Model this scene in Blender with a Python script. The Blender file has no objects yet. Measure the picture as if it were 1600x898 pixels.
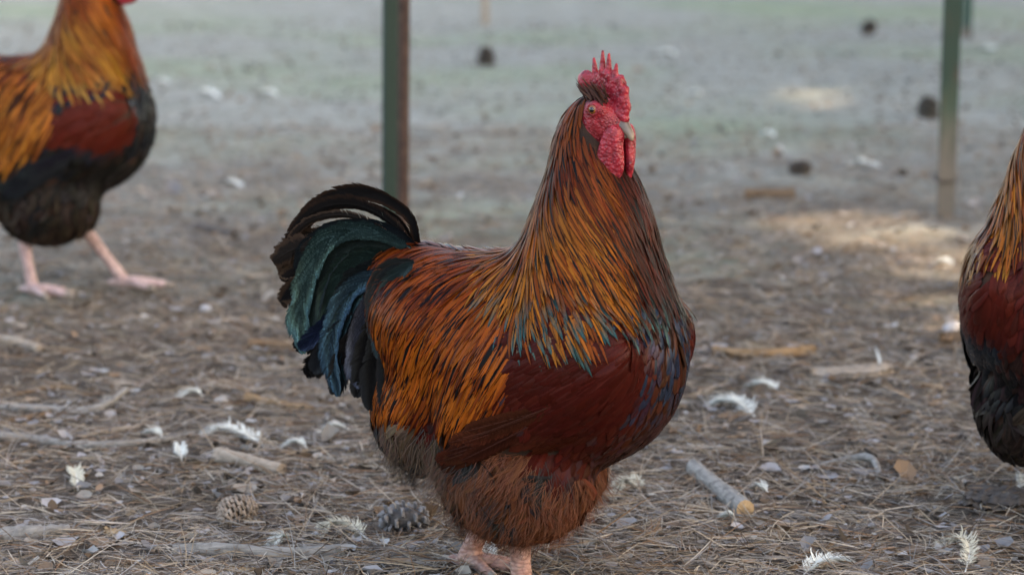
import bpy, math
import numpy as np
from mathutils import Vector, Matrix

SC = bpy.context.scene
COL = SC.collection
RAD = math.radians
rng = np.random.default_rng(11)

# ------------------------------------------------------------------ camera, sky, sun, exposure
W, H, FPX = 1600.0, 898.0, 4700.0
CAM_H, CAM_D = 0.94, 3.55
PITCH = math.atan(758.0 / FPX)
cd = bpy.data.cameras.new('camera')
cam = bpy.data.objects.new('camera', cd)
COL.objects.link(cam)
cam.location = (0, -CAM_D, CAM_H)
cam.rotation_euler = (math.pi / 2 - PITCH, 0, 0)
cd.sensor_width = 36
cd.lens = FPX * 36 / W
cd.clip_start, cd.clip_end = 0.1, 2000
cd.dof.use_dof = True
cd.dof.focus_distance = 3.60
cd.dof.aperture_fstop = 5.2
SC.camera = cam

SUN_EL, SUN_AZ = 42.0, 104.0            # azimuth: compass degrees from +Y towards +X
world = bpy.data.worlds.new('World')
SC.world = world
world.use_nodes = True
wt = world.node_tree
sky = wt.nodes.new('ShaderNodeTexSky')
sky.sky_type = 'NISHITA'
sky.sun_disc = False
sky.sun_elevation = RAD(SUN_EL)
sky.sun_rotation = RAD(SUN_AZ)
sky.air_density = 1.0
sky.dust_density = 4.0
sky.ozone_density = 1.0
wt.links.new(sky.outputs[0], wt.nodes['Background'].inputs[0])
wt.nodes['Background'].inputs[1].default_value = 0.15
SUND = Vector((math.sin(RAD(SUN_AZ)) * math.cos(RAD(SUN_EL)), math.cos(RAD(SUN_AZ)) * math.cos(RAD(SUN_EL)), math.sin(RAD(SUN_EL))))
sl = bpy.data.lights.new('sun', 'SUN')
sl.energy = 2.1
sl.angle = RAD(0.53)
sl.color = (1.0, 0.84, 0.66)
so = bpy.data.objects.new('sun', sl)
COL.objects.link(so)
so.rotation_euler = SUND.to_track_quat('Z', 'Y').to_euler()
SC.view_settings.view_transform = 'Standard'
SC.view_settings.look = 'None'
SC.view_settings.exposure = 2.5
SC.view_settings.gamma = 1.0
SC.view_settings.use_white_balance = True      # the photograph is balanced for the shade
SC.view_settings.white_balance_temperature = 7900
SC.view_settings.white_balance_tint = 10


# ------------------------------------------------------------------ small helpers
def ray(px, py):
    d = Vector(((px - W / 2) / FPX, -(py - H / 2) / FPX, -1.0))
    d.rotate(cam.rotation_euler)
    return Vector(cam.location), d


def gp(px, py):
    o, d = ray(px, py)
    t = -o.z / d.z
    return np.array(o + d * t)


def gz(x, y):
    x = np.asarray(x, float); y = np.asarray(y, float)
    h = (0.006 * np.sin(3.1 * x + 1.3 * y + .4) * np.sin(2.3 * y - 1.1 * x) + 0.004 * np.sin(7.3 * x - 4.1 * y + 1.) * np.sin(5.9 * y + 2.7 * x)
         + 0.0025 * np.sin(17 * x + 6 * y) * np.sin(15 * y - 9 * x + 2.))
    far = np.clip((np.hypot(x, y) - 12) / 30, 0, 1)
    return h * (1 - far)


def link(o, parent=None):
    COL.objects.link(o)
    if parent is not None:
        o.parent = parent
    return o


def tag(o, label=None, cat=None, group=None, kind=None):
    if label: o['label'] = label
    if cat: o['category'] = cat
    if group: o['group'] = group
    if kind: o['kind'] = kind
    return o


def empty(name, loc, rz=0.0, scale=1.0):
    o = bpy.data.objects.new(name, None)
    o.empty_display_size = .05
    o.location = loc
    o.rotation_euler = (0, 0, rz)
    o.scale = (scale,) * 3
    return link(o)


def mesh_np(name, V, F, mat, attrs=None, uv=None, smooth=True):
    """V (n,3), F (m,k) -> mesh; attrs: name -> (n,3|4) colours; uv per vertex (n,2)"""
    V = np.asarray(V, np.float32); F = np.asarray(F, np.int32)
    me = bpy.data.meshes.new(name)
    n, (m, k) = len(V), F.shape
    me.vertices.add(n)
    me.vertices.foreach_set('co', V.ravel())
    me.loops.add(m * k)
    me.loops.foreach_set('vertex_index', F.ravel())
    me.polygons.add(m)
    me.polygons.foreach_set('loop_start', np.arange(m, dtype=np.int32) * k)
    me.polygons.foreach_set('loop_total', np.full(m, k, np.int32))
    me.polygons.foreach_set('use_smooth', np.full(m, smooth, bool))
    me.update(calc_edges=True)
    if uv is not None:
        l = me.uv_layers.new(name='UVMap')
        l.data.foreach_set('uv', np.asarray(uv, np.float32)[F.ravel()].ravel())
    for a, c in (attrs or {}).items():
        c = np.asarray(c, np.float32)
        if c.shape[1] == 3:
            c = np.concatenate([c, np.ones((n, 1), np.float32)], 1)
        at = me.attributes.new(a, 'FLOAT_COLOR', 'POINT')
        at.data.foreach_set('color', c.ravel())
    if mat: me.materials.append(mat)
    me.validate()
    return me


def obj(name, me, parent=None, kind=None):
    o = link(bpy.data.objects.new(name, me), parent)
    if kind: o['kind'] = kind
    return o


# ------------------------------------------------------------------ node helpers
class NT:
    def __init__(s, name):
        s.m = bpy.data.materials.new(name); s.m.use_nodes = True
        s.t = s.m.node_tree; s.b = s.t.nodes['Principled BSDF']

    def n(s, typ, **kw):
        o = s.t.nodes.new(typ)
        for k, v in kw.items(): setattr(o, k, v)
        return o

    def put(s, sock, v):
        if isinstance(v, (int, float)): sock.default_value = v
        elif isinstance(v, (tuple, list)):
            sock.default_value = tuple(v) + ((1,) if len(v) == 3 and len(sock.default_value) == 4 else ())
        else: s.t.links.new(v, sock)

    def math(s, op, a, b=0.0, c=None, clamp=False):
        o = s.n('ShaderNodeMath', operation=op, use_clamp=clamp)
        s.put(o.inputs[0], a); s.put(o.inputs[1], b)
        if c is not None: s.put(o.inputs[2], c)
        return o.outputs[0]

    def mix(s, f, a, b, typ='MIX'):
        o = s.n('ShaderNodeMix', data_type='RGBA', blend_type=typ)
        s.put(o.inputs[0], f); s.put(o.inputs[6], a); s.put(o.inputs[7], b)
        return o.outputs[2]

    def noise(s, scale, detail=4, rough=.55, vec=None, dist=0.0):
        o = s.n('ShaderNodeTexNoise')
        o.inputs['Scale'].default_value = scale; o.inputs['Detail'].default_value = detail
        o.inputs['Roughness'].default_value = rough; o.inputs['Distortion'].default_value = dist
        if vec is not None: s.put(o.inputs['Vector'], vec)
        return o.outputs[0]

    def ramp(s, f, stops):
        o = s.n('ShaderNodeValToRGB')
        e = o.color_ramp.elements
        while len(e) < len(stops): e.new(.5)
        for el, (p, c) in zip(e, stops):
            el.position = p
            el.color = (c if isinstance(c, tuple) else (c, c, c)) + (1,)
        s.put(o.inputs[0], f)
        return o.outputs[0]

    def attr(s, name):
        return s.n('ShaderNodeAttribute', attribute_name=name)

    def pos(s):
        return s.n('ShaderNodeNewGeometry').outputs['Position']

    def ocoord(s):
        return s.n('ShaderNodeTexCoord').outputs['Object']

    def bump(s, h, strength=.3, dist=.002, normal=None):
        o = s.n('ShaderNodeBump')
        o.inputs['Strength'].default_value = strength; o.inputs['Distance'].default_value = dist
        s.put(o.inputs['Height'], h)
        if normal is not None: s.put(o.inputs['Normal'], normal)
        s.t.links.new(o.outputs[0], s.b.inputs['Normal'])
        return o.outputs[0]

    def set(s, **kw):
        names = dict(color='Base Color', rough='Roughness', metal='Metallic', spec='Specular IOR Level', sss='Subsurface Weight',
                     sheen='Sheen Weight', sheenr='Sheen Roughness', coat='Coat Weight', coatr='Coat Roughness', spect='Specular Tint', alpha='Alpha', trans='Transmission Weight')
        for k, v in kw.items(): s.put(s.b.inputs[names[k]], v)
        return s


def feather_mat():
    m = NT('plumage')
    uv = m.n('ShaderNodeTexCoord').outputs['UV']
    sp = m.n('ShaderNodeSeparateXYZ'); m.put(sp.inputs[0], uv)
    u, v = sp.outputs[0], sp.outputs[1]
    a = m.math('ABSOLUTE', m.math('MULTIPLY_ADD', u, 2.0, -1.0))
    fp = m.attr('fp'); fs = m.n('ShaderNodeSeparateColor'); m.put(fs.inputs[0], fp.outputs['Color'])
    ns = m.noise(260, 3, .6, m.ocoord())
    edge = m.math('SUBTRACT', m.math('MULTIPLY_ADD', ns, .5, a), fs.outputs[0])
    st = m.math('MULTIPLY_ADD', edge, 3.2, -.3, clamp=True)
    col = m.mix(st, m.attr('cb').outputs['Color'], m.attr('ca').outputs['Color'])
    # barbs: fine slanted lines; the shaft a fine paler line with its glint painted in
    ph = m.math('ADD', m.math('MULTIPLY', v, 46.0), m.math('MULTIPLY', a, -7.0))
    cx = m.n('ShaderNodeCombineXYZ'); m.put(cx.inputs[0], ph); m.put(cx.inputs[1], m.math('MULTIPLY', fs.outputs[2], 37.0)); m.put(cx.inputs[2], m.math('MULTIPLY', u, 1.5))
    ba = m.ramp(m.noise(1.6, 5, .75, cx.outputs[0]), [(.3, 0.0), (.7, 1.0)])
    col = m.mix(m.math('MULTIPLY', ba, .28), col, (0.006, .004, .003))
    shaft = m.math('MULTIPLY', m.math('MULTIPLY_ADD', a, -7.0, 1.0, clamp=True), m.math('MULTIPLY_ADD', fs.outputs[2], 2.2, -.45, clamp=True))
    col = m.mix(m.math('MULTIPLY', shaft, .6), col, m.mix(1.0, m.mix(1.0, col, (1.9, 1.8, 1.8), 'MULTIPLY'), (.014, .011, .011), 'ADD'))
    big = m.noise(60, 2, .5, m.ocoord())
    col = m.mix(m.math('MULTIPLY_ADD', big, .8, -.2, clamp=True), col, m.mix(1.0, col, (.62, .58, .56), 'MULTIPLY'))
    lw = m.n('ShaderNodeLayerWeight'); lw.inputs[0].default_value = .45
    irid = m.mix(lw.outputs['Facing'], col, m.mix(1.0, col, (.45, .6, 1.25), 'MULTIPLY'))
    gl = m.ramp(m.noise(.9, 4, .7, cx.outputs[0]), [(.30, .15), (.52, .9), (.70, 3.4)])  # sheen highlights painted as bright streaks into the shiny feathers' colour
    irid = m.mix(1.0, irid, gl, 'MULTIPLY')
    col = m.mix(fs.outputs[1], col, irid)
    m.set(color=col, metal=m.math('MULTIPLY', fs.outputs[1], .75), rough=m.math('SUBTRACT', m.math('MULTIPLY_ADD', fs.outputs[2], .24, .25), m.math('MULTIPLY', fs.outputs[1], .15)), spec=.065)
    m.bump(m.math('MULTIPLY_ADD', ba, .4, m.math('MULTIPLY', ns, .5)), .18, .0008)
    return m.m


def strand_mat(name, rough=.65, trans=False):
    m = NT(name)
    m.set(color=m.attr('ca').outputs['Color'], rough=rough, spec=.25)
    return m.m


def simple_mat(name, c1, c2, scale, rough=.7, bump=.4, bdist=.002, spec=.35, detail=5, bscale=None, sss=0.0, stretch=None):
    m = NT(name)
    v = m.ocoord()
    if stretch:
        mp = m.n('ShaderNodeMapping'); mp.inputs['Scale'].default_value = stretch
        m.put(mp.inputs['Vector'], v); v = mp.outputs[0]
    f = m.noise(scale, detail, .6, v)
    m.set(color=m.mix(m.ramp(f, [(.35, 0.0), (.65, 1.0)]), c1, c2), rough=rough, spec=spec)
    if sss:
        m.set(sss=sss); m.b.inputs['Subsurface Radius'].default_value = (.006, .002, .001)
    m.bump(m.noise(bscale or scale * 2.5, 5, .65, v), bump, bdist)
    return m.m


PLUME = feather_mat()
DOWN = strand_mat('down_strands')


def skin_mat(name, c1, c2, scale=260, bdist=.0016):
    m = NT(name)
    v = m.ocoord()
    vo = m.n('ShaderNodeTexVoronoi'); vo.inputs['Scale'].default_value = scale; m.put(vo.inputs['Vector'], v)
    f = m.noise(70, 4, .6, v)
    col = m.mix(m.ramp(f, [(.32, 0.0), (.7, 1.0)]), c1, c2)
    col = m.mix(m.ramp(m.noise(120, 5, .7, v), [(.50, 0.0), (.66, .75)]), col, (.075, .006, .016))
    col = m.mix(m.ramp(vo.outputs['Distance'], [(.0, .8), (.4, 0.0)]), col, (c2[0] * 1.25, c2[1] * 2.6 + .02, c2[2] * 2.2 + .02))
    m.set(color=col, rough=.40, spec=.45, sss=.15)
    m.b.inputs['Subsurface Radius'].default_value = (.004, .001, .001)
    m.bump(m.math('SUBTRACT', m.math('MULTIPLY', f, .5), vo.outputs['Distance']), .7, bdist)
    return m.m


RED = skin_mat('red_skin', (.20, .006, .013), (.40, .020, .036))
FACE_RED = skin_mat('red_face_skin', (.15, .006, .010), (.36, .020, .030), 330)
def leg_mat(name='pink_leg_scales', c1=(.40, .20, .16), c2=(.52, .33, .27)):
    m = NT(name)
    v = m.ocoord()
    sp = m.n('ShaderNodeSeparateXYZ'); m.put(sp.inputs[0], v)
    vo = m.n('ShaderNodeTexVoronoi'); vo.inputs['Scale'].default_value = 1.0
    mp = m.n('ShaderNodeMapping'); mp.inputs['Scale'].default_value = (110, 110, 210); m.put(mp.inputs['Vector'], v); m.put(vo.inputs['Vector'], mp.outputs[0])
    f = m.noise(45, 4, .6, v)
    gap = m.ramp(vo.outputs['Distance'], [(.35, 0.0), (.75, 1.0)])
    col = m.mix(m.ramp(f, [(.3, 0.0), (.7, 1.0)]), c1, c2)
    col = m.mix(m.math('MULTIPLY', gap, .6), col, tuple(x * .5 for x in c1))
    col = m.mix(m.ramp(m.noise(90, 4, .7, v), [(.52, 0.0), (.7, .7)]), col, (.20, .15, .11))
    m.set(color=col, rough=.6, spec=.3)
    m.bump(m.math('SUBTRACT', m.math('MULTIPLY', f, .3), vo.outputs['Distance']), .8, .003)
    return m.m


LEGSKIN = leg_mat()
M_body = simple_mat('under_plumage', (.020, .011, .008), (.05, .02, .01), 40, .9, .3)
M_beak = None


def beak_mat():
    m = NT('horn_beak')
    sp = m.n('ShaderNodeSeparateXYZ'); m.put(sp.inputs[0], m.ocoord())
    f = m.noise(220, 3, .6, m.ocoord())
    at = m.attr('ca').outputs['Color']
    m.set(color=m.mix(m.math('MULTIPLY', f, .5), at, m.mix(1.0, at, (.5, .45, .45), 'MULTIPLY')), rough=.38, spec=.5)
    m.bump(f, .3, .0008)
    return m.m


M_beak = beak_mat()
M_iris = simple_mat('amber_iris', (.26, .09, .018), (.16, .045, .010), 700, .08, .0, spec=.6)
M_pupil = simple_mat('black_pupil', (.004, .004, .004), (.006, .005, .005), 100, .04, .0, spec=.8)
M_claw = simple_mat('horn_claw', (.35, .28, .22), (.22, .17, .14), 200, .45, .2)


# ------------------------------------------------------------------ implicit surfaces
def rotm(pitch=0, yaw=0):
    return np.array(Matrix.Rotation(yaw, 3, 'Z') @ Matrix.Rotation(pitch, 3, 'Y'))


def ell(c, r, pitch=0., yaw=0.):
    r = (r,) * 3 if isinstance(r, (int, float)) else r
    return (np.array(c, float), np.array(r, float), rotm(RAD(pitch), RAD(yaw)))


def ell_d(p, pr):
    c, r, R = pr
    q = (p - c) @ R
    k0 = np.linalg.norm(q / r, axis=-1)
    k1 = np.linalg.norm(q / (r * r), axis=-1) + 1e-9
    return np.where(k0 < .3, (k0 - 1) * r.min(), k0 * (k0 - 1) / k1)


class Field:
    def __init__(s, prims, k): s.p, s.k = prims, k

    def __call__(s, p):
        acc = 0
        for pr in s.p: acc = acc + np.exp(np.clip(-ell_d(p, pr) / s.k, -60, 60))
        return -s.k * np.log(acc + 1e-30)

    def grad(s, p, e=1.5e-3):
        g = np.empty_like(p)
        for i in range(3):
            d = np.zeros(3); d[i] = e
            g[:, i] = s(p + d) - s(p - d)
        n = np.linalg.norm(g, axis=1, keepdims=True) + 1e-12
        return g / n, n[:, 0] / (2 * e)

    def project(s, p, off=0.0, it=3):
        for _ in range(it):
            n, g = s.grad(p)
            p = p - n * ((s(p) - off) / np.maximum(g, .3))[:, None]
        return p


def nets(f, lo, hi, h):
    lo = np.array(lo, float); hi = np.array(hi, float)
    ax = [np.arange(lo[i], hi[i] + h, h) for i in range(3)]
    G = np.stack(np.meshgrid(*ax, indexing='ij'), -1)
    sh = G.shape[:3]
    D = f(G.reshape(-1, 3)).reshape(sh)
    S = D < 0
    cs = tuple(n - 1 for n in sh)
    acc = np.zeros(cs + (3,)); cnt = np.zeros(cs)
    corners = [(i, j, k) for i in (0, 1) for j in (0, 1) for k in (0, 1)]
    sl_ = lambda a, c: a[c[0]:c[0] + cs[0], c[1]:c[1] + cs[1], c[2]:c[2] + cs[2]]
    for a in corners:
        for ax_ in range(3):
            if a[ax_] == 0:
                b = list(a); b[ax_] = 1; b = tuple(b)
                da, db = sl_(D, a), sl_(D, b)
                x = sl_(S, a) != sl_(S, b)
                t = np.where(x, da / np.where(x, da - db, 1), 0)
                P = np.broadcast_to(np.array(a, float), cs + (3,)).copy()
                P[..., ax_] = t
                acc += np.where(x[..., None], P, 0); cnt += x
    act = cnt > 0
    idx = np.full(cs, -1, np.int64)
    idx[act] = np.arange(act.sum())
    V = lo + (np.argwhere(act) + acc[act] / cnt[act][:, None]) * h
    Q = []
    for ax_ in range(3):
        o1, o2 = [(1, 2), (2, 0), (0, 1)][ax_]
        s0 = [slice(None)] * 3; s1 = [slice(None)] * 3
        s0[ax_] = slice(0, -1); s1[ax_] = slice(1, None)
        x = S[tuple(s0)] != S[tuple(s1)]
        e = np.argwhere(x)
        ok = (e[:, o1] > 0) & (e[:, o2] > 0) & (e[:, o1] < cs[o1]) & (e[:, o2] < cs[o2]) & (e[:, ax_] < cs[ax_])
        e = e[ok]
        inside = S[e[:, 0], e[:, 1], e[:, 2]]
        u = np.zeros(3, int); u[o1] = 1
        w = np.zeros(3, int); w[o2] = 1
        q = np.stack([idx[tuple((e - d).T)] for d in (u + w, w, 0 * u, u)], 1)
        q[~inside] = q[~inside][:, ::-1]
        Q.append(q)
    return V, np.concatenate(Q)


def chain(pts, rads, n=6):
    """tapered capsule chain as spheres along a polyline"""
    out = []
    pts = np.array(pts, float)
    for i in range(len(pts) - 1):
        L = np.linalg.norm(pts[i + 1] - pts[i]); r = min(rads[i], rads[i + 1])
        m = max(2, int(L / (r * .6)) + 1)
        for t in np.linspace(0, 1, m, endpoint=(i == len(pts) - 2)):
            out.append(ell(pts[i] * (1 - t) + pts[i + 1] * t, rads[i] * (1 - t) + rads[i + 1] * t))
    return out


# ------------------------------------------------------------------ ribbons (feathers, needles, strands)
def norm(a): return a / (np.linalg.norm(a, axis=-1, keepdims=True) + 1e-12)


def ribbons(P, S, N, Wd, cols=3, bulge=.25):
    """P (n,m,3) axis, S side, N normal, Wd (n,m) half width -> V, F, uv"""
    n, m = P.shape[:2]
    us = np.linspace(-1, 1, cols)
    V = np.stack([P + S * (Wd * u)[..., None] + N * (Wd * bulge * (1 - u * u))[..., None] for u in us], 2)   # n,m,cols,3
    uv = np.empty((n, m, cols, 2)); uv[..., 0] = (us * .5 + .5); uv[..., 1] = np.linspace(0, 1, m)[None, :, None]
    I = np.arange(n * m * cols).reshape(n, m, cols)
    F = np.stack([I[:, :-1, :-1], I[:, :-1, 1:], I[:, 1:, 1:], I[:, 1:, :-1]], -1).reshape(-1, 4)
    return V.reshape(-1, 3), F, uv.reshape(-1, 2)


def expand(c, m, cols):
    """(n,k) or (n,m,k) per-feather colour -> per vertex"""
    c = np.asarray(c, float)
    if c.ndim == 2: c = np.repeat(c[:, None], m, 1)
    return np.repeat(c[:, :, None], cols, 2).reshape(-1, c.shape[-1])


def sample_surface(V, F, n):
    a, b, c, d = (V[F[:, i]] for i in range(4))
    ar = np.linalg.norm(np.cross(c - a, d - b), axis=1) * .5
    f = rng.choice(len(F), n, p=ar / ar.sum())
    u, v = rng.random((2, n, 1))
    return (a[f] * (1 - u) + b[f] * u) * (1 - v) + (d[f] * (1 - u) + c[f] * u) * v


def thin(p, h):
    k = np.floor(p / h).astype(np.int64)
    key = k[:, 0] * 73856093 ^ k[:, 1] * 19349663 ^ k[:, 2] * 83492791
    _, i = np.unique(key, return_index=True)
    p = p[np.sort(i)]
    # a second pass on a shifted lattice takes out pairs that straddle a cell wall
    k = np.floor(p / h + .5).astype(np.int64)
    key = k[:, 0] * 73856093 ^ k[:, 1] * 19349663 ^ k[:, 2] * 83492791
    _, i = np.unique(key, return_index=True)
    return p[np.sort(i)]


def grow(fld, roots, dirfn, L, m, off0, off1, jit=.15, power=1.0, follow=1.0):
    n = len(roots)
    P = np.empty((n, m, 3)); T = np.empty_like(P); N = np.empty_like(P)
    p = roots.copy(); L = np.broadcast_to(L, (n,)); ang = rng.normal(0, jit, n)
    off0 = np.broadcast_to(off0, (n,)); off1 = np.broadcast_to(off1, (n,))
    tprev = None
    for k in range(m):
        t = k / (m - 1)
        p = fld.project(p, off0 + (off1 - off0) * t ** power, 2)
        nn, _ = fld.grad(p)
        d = dirfn(p, nn)
        d = norm(d - nn * (d * nn).sum(1, keepdims=True))
        s = np.cross(nn, d)
        d = d * np.cos(ang)[:, None] + s * np.sin(ang)[:, None]
        if tprev is not None: d = norm(d * follow + tprev * (1 - follow + .35))
        P[:, k], T[:, k], N[:, k] = p, d, nn
        tprev = d
        p = p + d * (L / (m - 1))[:, None]
    S = norm(np.cross(N, T))
    return P, S, N


def prof(kind, m):
    t = np.linspace(0, 1, m)
    if kind == 'lance': w = np.interp(t, [0, .12, .4, .7, .9, 1], [.35, .75, 1, .8, .42, .02])
    elif kind == 'round': w = np.interp(t, [0, .15, .5, .8, .93, 1], [.3, .7, 1, .95, .62, .1])
    elif kind == 'long': w = np.interp(t, [0, .1, .3, .8, .94, 1], [.3, .7, .95, 1, .66, .12])
    return w


def feather_part(name, fld, roots, dirfn, L, Wd, shape, ca, cb, fp, parent, m=7, off=(.0, .006), jit=.15, bulge=.3, power=1.2, roll_=.14):
    P, S, N = grow(fld, roots, dirfn, L, m, off[0], off[1], jit, power)
    roll = rng.normal(0, roll_, (len(roots), 1, 1))
    S2 = S * np.cos(roll) + N * np.sin(roll)
    N2 = N * np.cos(roll) - S * np.sin(roll)
    Wd = np.broadcast_to(Wd, (len(roots),))
    w = Wd[:, None] * prof(shape, m)[None]
    V, F, uv = ribbons(P, S2, N2, w, 3, bulge)
    me = mesh_np(name, V, F, PLUME, dict(ca=expand(ca, m, 3), cb=expand(cb, m, 3), fp=expand(fp, m, 3)), uv)
    return obj(name, me, parent, 'stuff')


def down_part(name, fld, roots, dirfn, L, per, colr, parent, wd=.0005, off=(.002, .022), spread=.45):
    """soft down: each root carries a little fan of hair-fine strands"""
    r = np.repeat(roots, per, 0) + rng.normal(0, .0025, (len(roots) * per, 3))
    c = np.repeat(colr, per, 0) * rng.uniform(.7, 1.25, (len(roots) * per, 1))
    m = 5
    P, S, N = grow(fld, r, dirfn, np.repeat(L, per) * rng.uniform(.6, 1.1, len(r)), m, off[0], rng.uniform(.2, 1, len(r)) ** 1.5 * off[1], spread, 1.3)
    w = np.full((len(r), 1), wd) * np.linspace(1, .25, m)[None]
    V, F, uv = ribbons(P, S, N, w, 2, 0)
    me = mesh_np(name, V, F, DOWN, dict(ca=expand(c, m, 2)), uv)
    return obj(name, me, parent, 'stuff')


# ------------------------------------------------------------------ the rooster's body (local: X forward, Y its left, Z up)
HC = np.array([.113, 0, .576])           # middle of the head
BODY_PR = [
    ell((.02, 0, .29), (.165, .112, .115)), ell((.105, 0, .292), (.108, .112, .122)),
    ell((.098, 0, .375), (.088, .088, .085)), ell((.104, 0, .44), .069), ell((.103, 0, .49), .049), ell((.095, 0, .53), .029),
    ell(HC + np.array([-.008, 0, 0]), (.0245, .0200, .0235)), ell((.093, 0, .552), .022),
    ell((-.075, 0, .325), (.10, .10, .075)), ell((-.13, 0, .365), (.055, .05, .045)),
    ell((-.090, 0, .215), (.085, .085, .078)), ell((.045, 0, .222), (.085, .085, .062)),
    ell((.029, -.05, .146), (.090, .055, .069)), ell((.012, .05, .147), (.082, .055, .069)),
]
WING_PR = {s: [ell((.098, s * .093, .292), (.098, .027, .058), -16), ell((.048, s * .098, .240), (.090, .017, .042), -25)] for s in (-1, 1)}
BODY = Field(BODY_PR + WING_PR[-1] + WING_PR[1], .012)
BODYV, BODYF = nets(BODY, (-.22, -.17, .04), (.25, .17, .63), .006)


def lrand(n, lo, hi): return rng.uniform(lo, hi, n)


def col_jit(c, n, amt=.25, sat=.06):
    c = np.broadcast_to(np.array(c, float), (n, 3))
    return np.clip(c * rng.uniform(1 - amt, 1 + amt, (n, 1)) * (1 + rng.normal(0, sat, (n, 3))), .002, 1)


def lerp(a, b, t):
    t = np.clip(np.asarray(t, float), 0, 1)[..., None]
    return np.array(a) * (1 - t) + np.array(b) * t


YAW0 = RAD(-25)


def loc_px(px, py, yl):
    """a point of the hero's lengthwise plane (its Y = yl) seen at a pixel, in its own frame"""
    o, d = ray(px, py)
    R = Matrix.Rotation(-YAW0, 3, 'Z')
    o, d = R @ o, R @ d
    t = (yl - o.y) / d.y
    return np.array(o + d * t)


def catmull(p, n):
    p = np.array(p, float)
    p = np.concatenate([[2 * p[0] - p[1]], p, [2 * p[-1] - p[-2]]])
    out = []
    ts = np.linspace(0, len(p) - 3 - 1e-6, n)
    for t in ts:
        i = int(t); f = t - i
        a, b, c, d = p[i:i + 4]
        out.append(.5 * (2 * b + (c - a) * f + (2 * a - 5 * b + 4 * c - d) * f * f + (3 * b - a - 3 * c + d) * f ** 3))
    return np.array(out)


BLK = (.006, .006, .0065)
TAIL = [  # pixel path, sideways place, half width, centre colour, edge colour, shine
    ([(640, 410), (560, 380), (490, 372), (446, 396)], .006, .017, (.020, .016, .014), (.07, .042, .028), .1),
    ([(640, 420), (560, 398), (490, 402), (437, 428)], .002, .018, (.018, .015, .014), (.08, .048, .03), .1),
    ([(640, 430), (560, 425), (490, 440), (440, 468)], -.004, .018, (.014, .014, .015), (.07, .044, .03), .1),
    ([(630, 450), (560, 470), (500, 488), (450, 510)], -.008, .017, (.012, .012, .013), (.06, .038, .026), .1),
    ([(630, 460), (565, 490), (510, 515), (462, 545)], -.012, .017, BLK, (.03, .022, .018), .2),
    ([(630, 470), (570, 510), (520, 545), (482, 580)], -.016, .017, BLK, (.02, .018, .017), .2),
    ([(655, 396), (638, 340), (586, 306), (530, 304), (486, 330), (460, 376)], .006, .0120, (.012, .011, .011), (.035, .02, .014), .12),
    ([(655, 392), (620, 342), (570, 320), (520, 324), (484, 348), (464, 394)], .012, .0065, (.016, .013, .012), (.08, .05, .035), .1),
    ([(655, 388), (612, 360), (562, 352), (514, 360), (478, 388), (462, 424)], -.012, .011, (.018, .024, .027), (.016, .017, .018), .4),
    ([(640, 388), (585, 364), (535, 364), (498, 390), (476, 445), (466, 500), (474, 552)], -.034, .0170, (.034, .068, .066), (.010, .020, .020), .75),
    ([(640, 392), (590, 378), (545, 384), (512, 412), (492, 462), (484, 515)], -.026, .014, (.010, .018, .017), (.008, .010, .010), .45),
    ([(630, 405), (580, 400), (540, 418), (514, 458), (504, 520)], -.024, .017, (.014, .028, .024), (.009, .012, .012), .5),
    ([(630, 415), (585, 418), (550, 440), (528, 485), (522, 540)], -.036, .014, (.012, .016, .017), (.008, .010, .011), .4),
    ([(630, 428), (582, 434), (545, 458), (520, 508), (514, 560), (528, 618)], -.050, .0165, (.022, .046, .062), (.007, .012, .016), .75),
    ([(600, 440), (560, 462), (532, 505), (522, 560), (532, 610)], -.046, .012, (.016, .036, .040), (.007, .011, .013), .7),
    ([(590, 450), (540, 480), (505, 512), (468, 545)], -.040, .013, (.013, .022, .050), (.008, .012, .022), .7),
    ([(600, 470), (555, 502), (518, 536), (488, 580)], -.044, .016, (.013, .016, .020), (.009, .01, .012), .3),
    ([(600, 480), (562, 520), (535, 565), (522, 616)], -.048, .016, BLK, (.009, .009, .010), .25),
    ([(630, 432), (592, 452), (566, 502), (554, 560), (562, 606)], -.058, .0135, (.040, .044, .060), (.014, .014, .018), .55),
    ([(630, 440), (596, 490), (570, 550), (556, 620)], -.060, .016, BLK, (.012, .011, .011), .2),
    ([(630, 440), (602, 500), (582, 570), (578, 640)], -.066, .016, BLK, (.012, .011, .011), .2),
    ([(645, 408), (610, 416), (586, 446), (578, 500)], -.062, .011, (.02, .022, .022), (.05, .032, .022), .2),
    ([(640, 416), (606, 428), (586, 470), (580, 530)], -.068, .011, (.016, .02, .022), (.04, .026, .018), .25),
    ([(645, 410), (612, 440), (594, 500), (592, 560)], -.074, .014, (.018, .032, .034), (.02, .015, .013), .4),
    ([(640, 430), (616, 490), (604, 560), (600, 640)], -.078, .015, BLK, (.016, .012, .011), .2),
]


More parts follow.
